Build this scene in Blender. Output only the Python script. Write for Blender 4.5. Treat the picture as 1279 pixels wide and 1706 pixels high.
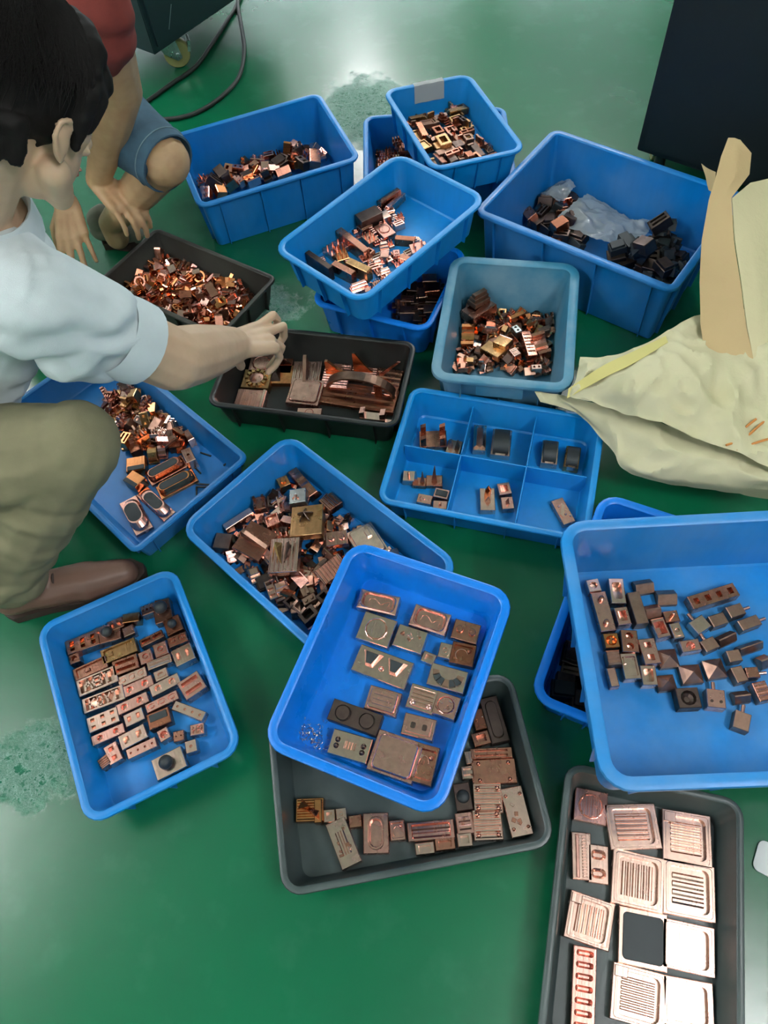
import bpy, bmesh, math, random
from mathutils import Vector, Matrix, noise
import numpy as np

for o in list(bpy.data.objects):
    bpy.data.objects.remove(o, do_unlink=True)
SC = bpy.context.scene
COL = SC.collection
rnd = random.Random(7)
R = math.radians

# ------------------------------------------------------------------ camera (hand-held phone, 1.5 m above the floor)
PITCH, ROLL, FOC, CAMZ = R(59.4), R(-7.3), 1225.0, 1.5
cam_d = bpy.data.cameras.new('camera')
cam = bpy.data.objects.new('camera', cam_d); COL.objects.link(cam)
cam_d.sensor_fit = 'VERTICAL'; cam_d.sensor_height = 36.0; cam_d.lens = FOC / 1706 * 36.0
cam_d.clip_start = 0.02
_F = Vector((0, math.cos(PITCH), -math.sin(PITCH))); _U = Vector((0, math.sin(PITCH), math.cos(PITCH))); _X = Vector((1, 0, 0))
_r = math.cos(ROLL) * _X + math.sin(ROLL) * _U; _u = -math.sin(ROLL) * _X + math.cos(ROLL) * _U
cam.matrix_world = Matrix(((_r.x, _u.x, -_F.x, 0), (_r.y, _u.y, -_F.y, 0), (_r.z, _u.z, -_F.z, CAMZ), (0, 0, 0, 1)))
SC.camera = cam

# ------------------------------------------------------------------ world, exposure
SC.view_settings.view_transform = 'Standard'; SC.view_settings.look = 'None'
SC.view_settings.gamma = 1.0; SC.view_settings.use_curve_mapping = False
SC.view_settings.exposure = 0.6
W = bpy.data.worlds.new('hall'); SC.world = W; W.use_nodes = True
W.node_tree.nodes['Background'].inputs[0].default_value = (0.75, 0.87, 1.0, 1)
W.node_tree.nodes['Background'].inputs[1].default_value = 0.3
SC.cycles.max_bounces = 6; SC.cycles.diffuse_bounces = 3; SC.cycles.glossy_bounces = 3
SC.cycles.transmission_bounces = 4; SC.cycles.transparent_max_bounces = 6
SC.cycles.sample_clamp_indirect = 4.0; SC.cycles.caustics_reflective = False; SC.cycles.caustics_refractive = False
SC.cycles.use_denoising = True

# lamp fixtures of the hall: centre x, y, length along y, power
LAMPZ = 2.95
LAMPS = [(-3.25, 1.0, 1.0, 30), (1.5, -0.9, 1.0, 30), (-3.0, 4.4, 1.0, 28), (1.75, 4.75, 1.0, 30), (-3.0, -2.4, 1.0, 24), (0.35, 7.4, 1.2, 30)]
WINDOW_GLOW = 3.0

# ------------------------------------------------------------------ helpers
def link(name, me, parent=None, mats=()):
    o = bpy.data.objects.new(name, me); COL.objects.link(o)
    for m in mats:
        me.materials.append(m)
    if parent is not None:
        o.parent = parent
    return o

def empty(name, loc=(0, 0, 0), rot=(0, 0, 0), parent=None):
    o = bpy.data.objects.new(name, None); COL.objects.link(o)
    o.empty_display_size = 0.05; o.location = loc; o.rotation_euler = rot
    if parent is not None: o.parent = parent
    return o

def tag(o, label=None, cat=None, group=None, kind=None):
    if label: o['label'] = label
    if cat: o['category'] = cat
    if group: o['group'] = group
    if kind: o['kind'] = kind
    return o

def mesh(name, bm, smooth=None):
    me = bpy.data.meshes.new(name)
    bm.normal_update()
    bm.to_mesh(me); bm.free()
    if smooth is not None:
        me.polygons.foreach_set('use_smooth', [True] * len(me.polygons))
        me.set_sharp_from_angle(angle=R(smooth))
    return me

def rr(hx, hy, r, cx=0, cy=0, k=3):
    """rounded rectangle outline, 4*(k+1) points, counter-clockwise"""
    r = max(min(r, hx, hy), 1e-5); pts = []
    for qx, qy, a0 in ((1, 1, 0), (-1, 1, 90), (-1, -1, 180), (1, -1, 270)):
        for i in range(k + 1):
            a = R(a0 + 90 * i / k)
            pts.append((cx + qx * (hx - r) + r * math.cos(a), cy + qy * (hy - r) + r * math.sin(a)))
    return pts

def loft(bm, rings, cap0=True, cap1=True, closed=True, mi=0):
    """rings: lists of (x, y, z); equal counts"""
    vr = [[bm.verts.new(p) for p in ring] for ring in rings]
    n = len(vr[0])
    for a, b in zip(vr, vr[1:]):
        for i in range(n if closed else n - 1):
            j = (i + 1) % n
            f = bm.faces.new((a[i], a[j], b[j], b[i])); f.material_index = mi
    if cap0: bm.faces.new(list(reversed(vr[0]))).material_index = mi
    if cap1: bm.faces.new(vr[-1]).material_index = mi
    return vr

def rrl(bm, specs, k=3, cap0=True, cap1=True, mi=0):
    """loft of rounded rectangles: specs (hx, hy, r, z[, cx, cy])"""
    rings = []
    for s in specs:
        cx, cy = (s[4], s[5]) if len(s) > 4 else (0, 0)
        rings.append([(x, y, s[3]) for x, y in rr(s[0], s[1], s[2], cx, cy, k)])
    return loft(bm, rings, cap0, cap1, mi=mi)

def box(bm, cx, cy, z0, hx, hy, h, c=0.0, mi=0, M=None):
    """box with chamfered top edges, base centre (cx, cy, z0)"""
    n0 = len(bm.verts)
    def ring(a, b, z): return [(cx + a, cy + b, z), (cx - a, cy + b, z), (cx - a, cy - b, z), (cx + a, cy - b, z)]
    rings = [ring(hx, hy, z0), ring(hx, hy, z0 + h - c)]
    if c > 0: rings.append(ring(hx - c, hy - c, z0 + h))
    loft(bm, rings, mi=mi)
    if M is not None:
        bm.verts.ensure_lookup_table()
        bmesh.ops.transform(bm, matrix=M, verts=bm.verts[n0:])

def prism(bm, pts, ax, t0, t1, mi=0):
    """polygon pts (u, v) extruded along axis ax ('x': (t,u,v), 'y': (u,t,v), 'z': (u,v,t))"""
    f = {'x': lambda t, u, v: (t, u, v), 'y': lambda t, u, v: (u, t, v), 'z': lambda t, u, v: (u, v, t)}[ax]
    loft(bm, [[f(t0, u, v) for u, v in pts], [f(t1, u, v) for u, v in pts]], mi=mi)

def fixn(bm):
    bmesh.ops.recalc_face_normals(bm, faces=bm.faces[:])

def tube(bm, pts, rad, n=8, mi=0, cap=True):
    pts = [Vector(p) for p in pts]; rings = []
    rs = rad if isinstance(rad, (list, tuple)) else [rad] * len(pts)
    up = Vector((0, 0, 1))
    for i, p in enumerate(pts):
        d = (pts[min(i + 1, len(pts) - 1)] - pts[max(i - 1, 0)]).normalized()
        s = d.cross(up)
        if s.length < 0.05: s = d.cross(Vector((1, 0, 0)))
        s.normalize(); t = s.cross(d)
        rings.append([tuple(p + rs[i] * (math.cos(a) * s + math.sin(a) * t)) for a in [2 * math.pi * k / n for k in range(n)]])
    loft(bm, rings, cap, cap, mi=mi)

def spline(pts, n=8):
    """Catmull-Rom through pts"""
    P = [Vector(p) for p in pts]; P = [2 * P[0] - P[1]] + P + [2 * P[-1] - P[-2]]; out = []
    for i in range(1, len(P) - 2):
        for k in range(n):
            t = k / n; a, b, c, d = P[i - 1:i + 3]
            out.append(0.5 * ((2 * b) + (c - a) * t + (2 * a - 5 * b + 4 * c - d) * t * t + (3 * b - a - 3 * c + d) * t ** 3))
    out.append(P[-2]); return out

# ------------------------------------------------------------------ materials
def lin(c): return tuple(((v / 255) / 12.92 if v / 255 <= .04045 else ((v / 255 + .055) / 1.055) ** 2.4) for v in c) + (1,)

class NT:
    def __init__(self, name):
        self.m = bpy.data.materials.new(name); self.m.use_nodes = True
        self.t = self.m.node_tree; self.b = self.t.nodes['Principled BSDF']
        self.tc = self.t.nodes.new('ShaderNodeTexCoord')
    def n(self, typ, **kw):
        x = self.t.nodes.new('ShaderNode' + typ)
        for k, v in kw.items():
            if k in x.inputs: x.inputs[k].default_value = v
            else: setattr(x, k, v)
        return x
    def l(self, a, b): self.t.links.new(a, b)
    def noise(self, scale, detail=3, rough=.55, coord='Object', vec=None, stretch=None):
        x = self.n('TexNoise', Scale=scale, Detail=detail, Roughness=rough)
        src = vec or self.tc.outputs[coord]
        if stretch:
            mp = self.n('Mapping'); mp.inputs['Scale'].default_value = stretch; self.l(src, mp.inputs[0]); src = mp.outputs[0]
        self.l(src, x.inputs['Vector']); return x.outputs['Fac']
    def ramp(self, fac, stops):
        x = self.n('ValToRGB'); e = x.color_ramp.elements
        while len(e) < len(stops): e.new(.5)
        for el, (p, c) in zip(e, stops):
            el.position = p; el.color = c if isinstance(c, tuple) else (c, c, c, 1)
        self.l(fac, x.inputs[0]); return x.outputs[0]
    def mix(self, fac, a, b):
        x = self.n('Mix', data_type='RGBA')
        for s, v in ((0, fac), (6, a), (7, b)):
            if isinstance(v, (tuple, float, int)): x.inputs[s].default_value = v
            else: self.l(v, x.inputs[s])
        return x.outputs[2]
    def bump(self, h, strength=.3, dist=.002):
        x = self.n('Bump', Strength=strength, Distance=dist); self.l(h, x.inputs['Height']); self.l(x.outputs[0], self.b.inputs['Normal'])
    def set(self, **kw):
        for k, v in kw.items():
            k = k.replace('_', ' ')
            if isinstance(v, (tuple, float, int)): self.b.inputs[k].default_value = v
            else: self.l(v, self.b.inputs[k])
        return self.m

def plastic(name, c, dust=.15, rough=.38, dustc=(150, 175, 185)):
    q = NT(name); f = q.noise(9, 5); g = q.noise(60, 3, stretch=(1, 1, .25))
    dm = q.ramp(f, [(.35, 0.0), (.75, dust)])
    base = q.mix(q.ramp(g, [(.3, 0.0), (.8, .35)]), lin(c), lin([v * .86 for v in c]))
    q.bump(q.noise(350, 2), .05, .001)
    return q.set(Base_Color=q.mix(dm, base, lin(dustc)), Roughness=q.ramp(f, [(.3, rough - .08), (.8, rough + .15)]))

def metal(name, c, rough=.3, tint=.25, c2=None, line=220, metallic=1.0):
    """machined metal: fine cutter lines and tarnish"""
    q = NT(name); f = q.noise(38, 4); ln = q.noise(line, 2, stretch=(1, .06, .3))
    col = q.mix(q.ramp(f, [(.38, 0.0), (.72, 1.0)]), lin(c), lin(c2 or [v * (1 - tint) for v in c]))
    q.bump(ln, .3, .0008)
    return q.set(Base_Color=col, Metallic=metallic, Roughness=q.ramp(f, [(.3, rough - .07), (.75, rough + .12)]))

def cloth(name, c, scale=900, rough=.9, var=.2, weave=.25):
    q = NT(name); f = q.noise(14, 4); w = q.noise(scale, 2)
    q.bump(w, weave, .0015)
    return q.set(Base_Color=q.mix(q.ramp(f, [(.3, 0.0), (.75, 1.0)]), lin(c), lin([v * (1 - var) for v in c])), Roughness=rough)

M = {}
M['blue'] = plastic('blue_plastic', (0, 128, 208), .10)
M['blue_bright'] = plastic('bright_blue_plastic', (2, 122, 224), .03, .30)
M['blue_deep'] = plastic('deep_blue_plastic', (2, 114, 188), .14)
M['blue_cyan'] = plastic('cyan_blue_plastic', (0, 138, 214), .06)
M['blue_dusty'] = plastic('dusty_teal_blue_plastic', (44, 120, 152), .5, .5)
M['blue_worn'] = plastic('worn_blue_plastic', (6, 126, 200), .22, .42)
M['tray_grey'] = plastic('dark_grey_plastic', (44, 56, 56), .25, .42, (110, 125, 122))
M['tray_black'] = plastic('black_plastic', (10, 13, 13), .06, .42, (90, 105, 100))
M['tray_dust'] = plastic('dusty_black_plastic', (18, 20, 18), .2, .55, (110, 112, 98))
M['cu'] = metal('pale_copper', (244, 202, 186), .21, .16)
M['cu2'] = metal('pink_copper', (246, 184, 170), .23, .2)
M['cu3'] = metal('brown_copper', (214, 148, 126), .24, .28)
M['cu4'] = metal('orange_copper', (240, 158, 106), .17, .25)
M['cu_red'] = metal('red_brown_copper', (168, 108, 84), .3, .28)
M['brass'] = metal('yellowed_copper', (196, 154, 108), .3, .3)
M['bronze'] = metal('dull_brown_copper', (170, 134, 116), .38, .25)
M['dark'] = metal('dark_tarnished_copper', (92, 78, 72), .42, .3)
M['steel'] = metal('bare_steel', (190, 195, 195), .3, .2)
M['graphite'] = NT('graphite').set(Base_Color=lin((40, 46, 48)), Roughness=.55, Metallic=.3)
M['shaving'] = metal('copper_shavings', (200, 190, 180), .25, .3)
# ------------------------------------------------------------------ the hall: floor, walls, ceiling, windows, lamps
RX0, RX1, RY0, RY1, RZ = -4.6, 4.6, -4.2, 9.0, 3.5

def floor_material():
    q = NT('green_epoxy_floor')
    geo = q.n('NewGeometry'); P = geo.outputs['Position']
    f = q.noise(1.3, 5, vec=P); g = q.noise(9, 4, vec=P); h = q.noise(70, 3, vec=P)
    col = q.mix(q.ramp(f, [(.3, 0.0), (.7, 1.0)]), lin((5, 92, 58)), lin((7, 84, 55)))
    col = q.mix(q.ramp(g, [(.55, 0.0), (.85, .22)]), col, lin((70, 130, 105)))
    # scuffed, blistered patches of the coating, with reflected light painted into their pale colour
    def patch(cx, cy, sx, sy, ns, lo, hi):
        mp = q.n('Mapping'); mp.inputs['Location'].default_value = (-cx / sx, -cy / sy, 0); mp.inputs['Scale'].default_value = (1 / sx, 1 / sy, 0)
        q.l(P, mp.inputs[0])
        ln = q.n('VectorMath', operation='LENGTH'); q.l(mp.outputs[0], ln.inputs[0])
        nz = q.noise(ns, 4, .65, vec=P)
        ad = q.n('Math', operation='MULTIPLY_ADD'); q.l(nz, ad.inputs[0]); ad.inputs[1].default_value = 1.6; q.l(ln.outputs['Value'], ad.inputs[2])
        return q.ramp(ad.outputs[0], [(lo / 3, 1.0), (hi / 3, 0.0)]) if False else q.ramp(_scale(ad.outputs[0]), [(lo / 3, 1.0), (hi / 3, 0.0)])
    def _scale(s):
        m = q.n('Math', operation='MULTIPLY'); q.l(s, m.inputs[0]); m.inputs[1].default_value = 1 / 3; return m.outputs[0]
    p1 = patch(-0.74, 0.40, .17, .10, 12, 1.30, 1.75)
    p2 = patch(0.10, 2.52, .16, .22, 8, 1.25, 1.9)  # broad whitish patch: reflection of the bright far end, painted on worn coating
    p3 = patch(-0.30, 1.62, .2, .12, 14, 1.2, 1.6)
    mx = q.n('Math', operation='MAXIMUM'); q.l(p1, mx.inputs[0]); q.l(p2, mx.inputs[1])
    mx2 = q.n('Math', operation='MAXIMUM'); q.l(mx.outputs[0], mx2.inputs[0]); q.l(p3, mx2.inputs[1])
    scuff_glint = mx2.outputs[0]
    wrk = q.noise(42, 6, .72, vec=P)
    col = q.mix(scuff_glint, col, q.mix(q.ramp(wrk, [(.40, 0.0), (.475, 1.0), (.50, .15), (.54, .7), (.60, .1)]), lin((16, 104, 74)), lin((150, 186, 172))))  # pale wrinkles: lightened worn coating plus painted lamp glints
    b1 = q.n('Bump', Strength=.06, Distance=.01); q.l(g, b1.inputs['Height'])
    b2 = q.n('Bump', Distance=.012); q.l(scuff_glint, b2.inputs['Strength']); q.l(wrk, b2.inputs['Height']); q.l(b1.outputs[0], b2.inputs['Normal'])
    q.l(b2.outputs[0], q.b.inputs['Normal'])
    rg = q.mix(scuff_glint, q.ramp(f, [(.3, .20), (.7, .28)]), (.14, .14, .14, 1))
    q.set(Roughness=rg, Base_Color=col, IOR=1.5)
    q.b.inputs['Specular IOR Level'].default_value = .5
    return q.m

def slab(name, x0, x1, y0, y1, z0, z1, mat):
    bm = bmesh.new(); box(bm, (x0 + x1) / 2, (y0 + y1) / 2, z0, (x1 - x0) / 2, (y1 - y0) / 2, z1 - z0)
    return tag(link(name, mesh(name, bm), None, [mat]), kind='structure')

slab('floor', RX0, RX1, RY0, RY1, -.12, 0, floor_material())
q = NT('white_paint'); M['white_paint'] = q.set(Base_Color=q.mix(q.noise(2, 3), lin((226, 230, 226)), lin((212, 218, 214))), Roughness=.8)
slab('ceiling', RX0, RX1, RY0, RY1, RZ, RZ + .1, M['white_paint'])
slab('wall_left', RX0 - .12, RX0, RY0, RY1, -.12, RZ + .1, M['white_paint'])
slab('wall_right', RX1, RX1 + .12, RY0, RY1, -.12, RZ + .1, M['white_paint'])
slab('wall_front', RX0 - .12, RX1 + .12, RY0 - .12, RY0, -.12, RZ + .1, M['white_paint'])
# far wall with three lit windows let into it
bm = bmesh.new()
wins = [(-2.9, 1.3, .8), (0.35, 1.3, .8), (3.0, .9, .8)]      # centre x, half width, sill height; head at 2.6
zt = 2.6; xs = [RX0 - .12]
for cx, hw, _ in wins: xs += [cx - hw, cx + hw]
xs.append(RX1 + .12)
for i in range(0, len(xs), 2):
    box(bm, (xs[i] + xs[i + 1]) / 2, RY1 + .06, -.12, (xs[i + 1] - xs[i]) / 2, .06, RZ + .22)
for cx, hw, zs in wins:
    box(bm, cx, RY1 + .06, -.12, hw, .06, zs + .12); box(bm, cx, RY1 + .06, zt, hw, .06, RZ + .1 - zt)
tag(link('wall_back', mesh('wall_back', bm), None, [M['white_paint']]), kind='structure')
q = NT('daylit_frosted_glass')
q.set(Base_Color=(.8, .85, .9, 1), Roughness=.3, Emission_Color=(.82, .93, 1.0, 1), Emission_Strength=WINDOW_GLOW); M['daylit'] = q.m
for i, (cx, hw, zs) in enumerate(wins):
    w = tag(empty('window_%d' % (i + 1), (cx, RY1 + .05, zs)), kind='structure')
    bm = bmesh.new(); H = zt - zs
    for x in (-hw + .03, hw - .03, -hw / 3, hw / 3): box(bm, x, 0, 0, .03, .03, H)
    for z in (0, H - .06): box(bm, 0, 0, z, hw, .03, .06)
    link('window_frame', mesh('window_frame', bm), w, [M['white_paint']])
    for k in range(3):
        bm = bmesh.new(); box(bm, (k - 1) * hw * 2 / 3, .01, .05, hw / 3 - .02, .004, H - .1)
        link('pane', mesh('pane', bm), w, [M['daylit']])
# hanging tube lamps
q = NT('lit_tube'); q.set(Base_Color=(1, 1, 1, 1), Emission_Color=(.95, 1, .97, 1), Emission_Strength=2.5); M['lit_tube'] = q.m
q = NT('lamp_housing'); M['housing'] = q.set(Base_Color=(.8, .8, .8, 1), Roughness=.5)
for i, (x, y, ln, pw) in enumerate(LAMPS):
    t = empty('hanging_lamp', (x, y, LAMPZ))
    tag(t, 'white twin tube hanging lamp, %s' % ['left row nearest the trays', 'right row nearest the trays', 'left row further back', 'right row further back', 'left row behind the camera', 'before the middle window'][i], 'lamp', 'hanging lamps')
    bm = bmesh.new(); box(bm, 0, 0, .03, .09, ln / 2, .05, .01); link('housing', mesh('housing', bm), t, [M['housing']])
    for s in (-.05, .05):
        bm = bmesh.new(); tube(bm, [(s, -ln / 2 + .02, .012), (s, ln / 2 - .02, .012)], .014, 8); link('tube', mesh('tube', bm), t, [M['lit_tube']])
    bm = bmesh.new()
    for yy in (-ln / 3, ln / 3): tube(bm, [(0, yy, .08), (0, yy, RZ - LAMPZ)], .004, 6)
    link('suspension_wire', mesh('suspension_wire', bm), t, [M['housing']])
    for dn, k in ((1, 1.0), (0, 2.6)):  # downward tube light, and an added upward fill that brightens the ceiling
        ld = bpy.data.lights.new('tube_and_fill_light', 'AREA'); ld.shape = 'RECTANGLE'; ld.size = .16; ld.size_y = ln
        ld.energy = pw * k; ld.color = (1.0, .965, .985)
        lo = bpy.data.objects.new('tube_and_fill_light', ld); COL.objects.link(lo); lo.parent = t
        lo.location = (0, 0, -.012 if dn else .12)
        if not dn: lo.rotation_euler = (math.pi, 0, 0)
# ------------------------------------------------------------------ crates and trays: pose of the rim centre, outer size, depth
# name: x, y, z(rim), rx, ry, rz, L, W, depth, lip, taper, corner radius, material
CR = {
 'C1': (-.226, 2.121, .165, 0, 0, 15.3, .502, .386, .163, .014, .012, .022, 'blue'),
 'C16': (.303, 2.090, .120, 0, 0, -5.5, .452, .351, .118, .012, .012, .026, 'blue'),
 'C2': (.338, 2.026, .236, -.5, 3.3, 12.5, .283, .425, .098, .012, .012, .03, 'blue_cyan'),
 'C17': (.097, 1.546, .118, 0, 0, -28, .337, .320, .116, .013, .012, .03, 'blue_bright'),
 'C3': (.087, 1.614, .238, -.3, -.9, 40.8, .490, .326, .102, .014, .014, .035, 'blue_cyan'),
 'C4': (.693, 1.621, .203, 0, 0, -42.4, .571, .429, .200, .016, .012, .014, 'blue_deep'),
 'C5': (.364, 1.298, .160, 0, 0, -16.1, .334, .426, .158, .02, .018, .024, 'blue_dusty'),
 'C6': (.267, .943, .085, 0, 0, -21, .474, .345, .083, .011, .012, .022, 'blue_cyan'),
 'C14': (-.132, 1.258, .100, 0, 0, -17.7, .483, .277, .098, .010, .016, .022, 'tray_black'),
 'C15': (-.468, 1.669, .090, 0, 0, -38.2, .451, .259, .088, .009, .016, .012, 'tray_dust'),
 'C7': (-.625, 1.150, .086, 0, 0, -49.4, .60, .345, .084, .011, .014, .012, 'blue_deep'),
 'C8': (-.155, .761, .110, 0, 0, -49, .533, .343, .108, .013, .014, .032, 'blue'),
 'C9': (-.543, .511, .085, 0, 0, 19.8, .312, .442, .083, .012, .014, .028, 'blue'),
 'C11': (-.026, .270, .075, 0, 0, 3.3, .489, .320, .073, .009, .014, .028, 'tray_grey'),
 'C10': (-.022, .440, .205, 4.0, 0, -28.3, .339, .424, .092, .014, .016, .03, 'blue_bright'),
 'C18': (.452, .530, .112, 0, 0, -30.7, .235, .497, .110, .014, .012, .03, 'blue_bright'),
 'C13': (.348, -.002, .075, 0, 0, -19.5, .312, .450, .073, .009, .014, .024, 'tray_grey'),
 'C12': (.587, .385, .290, 0, 0, -4.8, .580, .480, .166, .018, .012, .032, 'blue_worn'),
}
CRLAB = {
 'C1': ('deep_crate', 'deep blue plastic crate with rib lines, beside the denim knee', 'crate'),
 'C16': ('storage_crate', 'blue crate of bright pin blocks under the paper-labelled tray', 'crate'),
 'C2': ('storage_tray', 'blue tray with a white paper slip over its far rim', 'tray'),
 'C17': ('storage_tray', 'bright blue tray of dark blocks mostly covered by the tilted blue tray', 'tray'),
 'C3': ('storage_tray', 'blue tray half full of upright copper fins, stacked on another tray', 'tray'),
 'C4': ('deep_crate', 'large deep blue crate holding bubble wrap and dark pieces', 'crate'),
 'C5': ('deep_crate', 'dusty teal crate with a label holder on its front', 'crate'),
 'C6': ('divided_tray', 'blue tray divided into six compartments', 'tray'),
 'C14': ('shallow_tray', 'black tray of large copper plates under the reaching hand', 'tray'),
 'C15': ('shallow_tray', 'dusty black tray full of small copper scrap under the far hands', 'tray'),
 'C7': ('storage_tray', 'blue tray beside the khaki knee with black-topped copper blocks', 'tray'),
 'C8': ('storage_crate', 'blue crate heaped with mixed copper pieces, corner under the bright blue tray', 'crate'),
 'C9': ('storage_tray', 'blue tray of tightly packed small machined blocks beside the brown shoe', 'tray'),
 'C11': ('shallow_tray', 'dark grey tray underneath the bright blue tray of machined plates', 'tray'),
 'C10': ('storage_tray', 'bright blue tray of large machined plates lying on the grey tray', 'tray'),
 'C18': ('storage_crate', 'bright blue crate mostly hidden under the big worn tray', 'crate'),
 'C13': ('shallow_tray', 'dark grey tray of glaring copper pocket plates', 'tray'),
 'C12': ('large_tray', 'big worn blue tray of small roof-shaped copper blocks', 'tray'),
}
CM = {}          # frame of each crate, origin at its base centre
def crate_frame(k):
    x, y, z, rx, ry, rz, L, Wd, H = CR[k][:9]
    m = Matrix.Translation((x, y, z)) @ Matrix.Rotation(R(rz), 4, 'Z') @ Matrix.Rotation(R(ry), 4, 'Y') @ Matrix.Rotation(R(rx), 4, 'X')
    return m @ Matrix.Translation((0, 0, -H))
for k in CR: CM[k] = crate_frame(k)
TH = .004        # floor thickness of every crate

def make_crate(k):
    x, y, z, rx, ry, rz, L, Wd, H, lip, tp, cr, mt = CR[k]
    nm, lab, cat = CRLAB[k]
    t = empty(nm); t.matrix_world = CM[k]; tag(t, lab, cat, 'plastic crates and trays')
    hl, hw = L / 2 - lip, Wd / 2 - lip; w = .0035
    bm = bmesh.new(); kk = 5
    rrl(bm, [(hl - tp, hw - tp, cr * .8, 0), (hl, hw, cr, H - .003), (hl - w, hw - w, cr - w, H - .003),
             (hl - tp - w, hw - tp - w, cr * .8, TH + .004), (hl - tp - w - .004, hw - tp - w - .004, cr * .7, TH)], kk)
    link('body', mesh('body', bm, 35), t, [M[mt]])
    bm = bmesh.new(); d = .009 if lip < .015 else .013
    a, b = L / 2, Wd / 2; ro = cr + lip; i = lip + .004
    rings = [(a - .0015, b - .0015, ro, H - d), (a, b, ro, H - d + .003), (a, b, ro, H - .004), (a - .0012, b - .0012, ro, H - .0012), (a - .004, b - .004, ro, H),
             (a - i + .003, b - i + .003, ro - i, H), (a - i, b - i, ro - i, H - .0025), (a - i, b - i, ro - i, H - d), (a - .0015, b - .0015, ro, H - d)]
    rrl(bm, rings, kk, False, False)
    link('rim', mesh('rim', bm, 40), t, [M[mt]])
    # vertical stiffening ribs on the four outer walls, sharing one mesh per wall direction
    hr = H - d
    bm = bmesh.new()
    prism(bm, [(0.004, 0), (tp + .001, 0), (.0005, hr), (-lip * .75, hr)], 'x', -.0012, .0012); fixn(bm)
    me = mesh('rib', bm); me.materials.append(M[mt])
    nx = 3 if L > .4 else 2; ny = 3 if Wd > .4 else 2
    spots = []
    for j in range(nx + 1):
        u = (j / nx - .5) * 2 * (hl - cr - .03); spots += [(u, -hw, 0), (u, hw, math.pi)]
    for j in range(ny + 1):
        u = (j / ny - .5) * 2 * (hw - cr - .03); spots += [(hl, u, math.pi / 2), (-hl, u, -math.pi / 2)]
    for u, v, rt in spots:
        o = bpy.data.objects.new('rib', me); COL.objects.link(o); o.parent = t; o.location = (u, v, 0); o.rotation_euler = (0, 0, rt)
    return t
CT = {k: make_crate(k) for k in CR}

# six-compartment dividers
t = CT['C6']; L, Wd, H, lip, tp = CR['C6'][6:11]
def divider(x0, y0, x1, y1, h):
    bm = bmesh.new(); dx, dy = x1 - x0, y1 - y0; ln = math.hypot(dx, dy)
    prism(bm, [(-.0022, 0), (.0022, 0), (.0012, h), (-.0012, h)], 'x', -ln / 2, ln / 2); fixn(bm)
    o = link('divider', mesh('divider', bm), t, [M['blue_cyan']])
    o.location = ((x0 + x1) / 2, (y0 + y1) / 2, TH); o.rotation_euler = (0, 0, math.atan2(dy, dx))
ix, iy = L / 2 - lip - .012, Wd / 2 - lip - .012
divider(-ix, .004, ix, .004, .062)
for u in (-.077, .077):
    divider(u, .006, u, iy, .064); divider(u, .002, u, -iy, .064)
# label holder on the dusty crate, white slip on the far rim of the upper tray
bm = bmesh.new(); box(bm, 0, -.426 / 2 + .012, .108, .055, .008, .036, .003)
link('label_holder', mesh('label_holder', bm), CT['C5'], [M['blue_dusty']])
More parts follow.
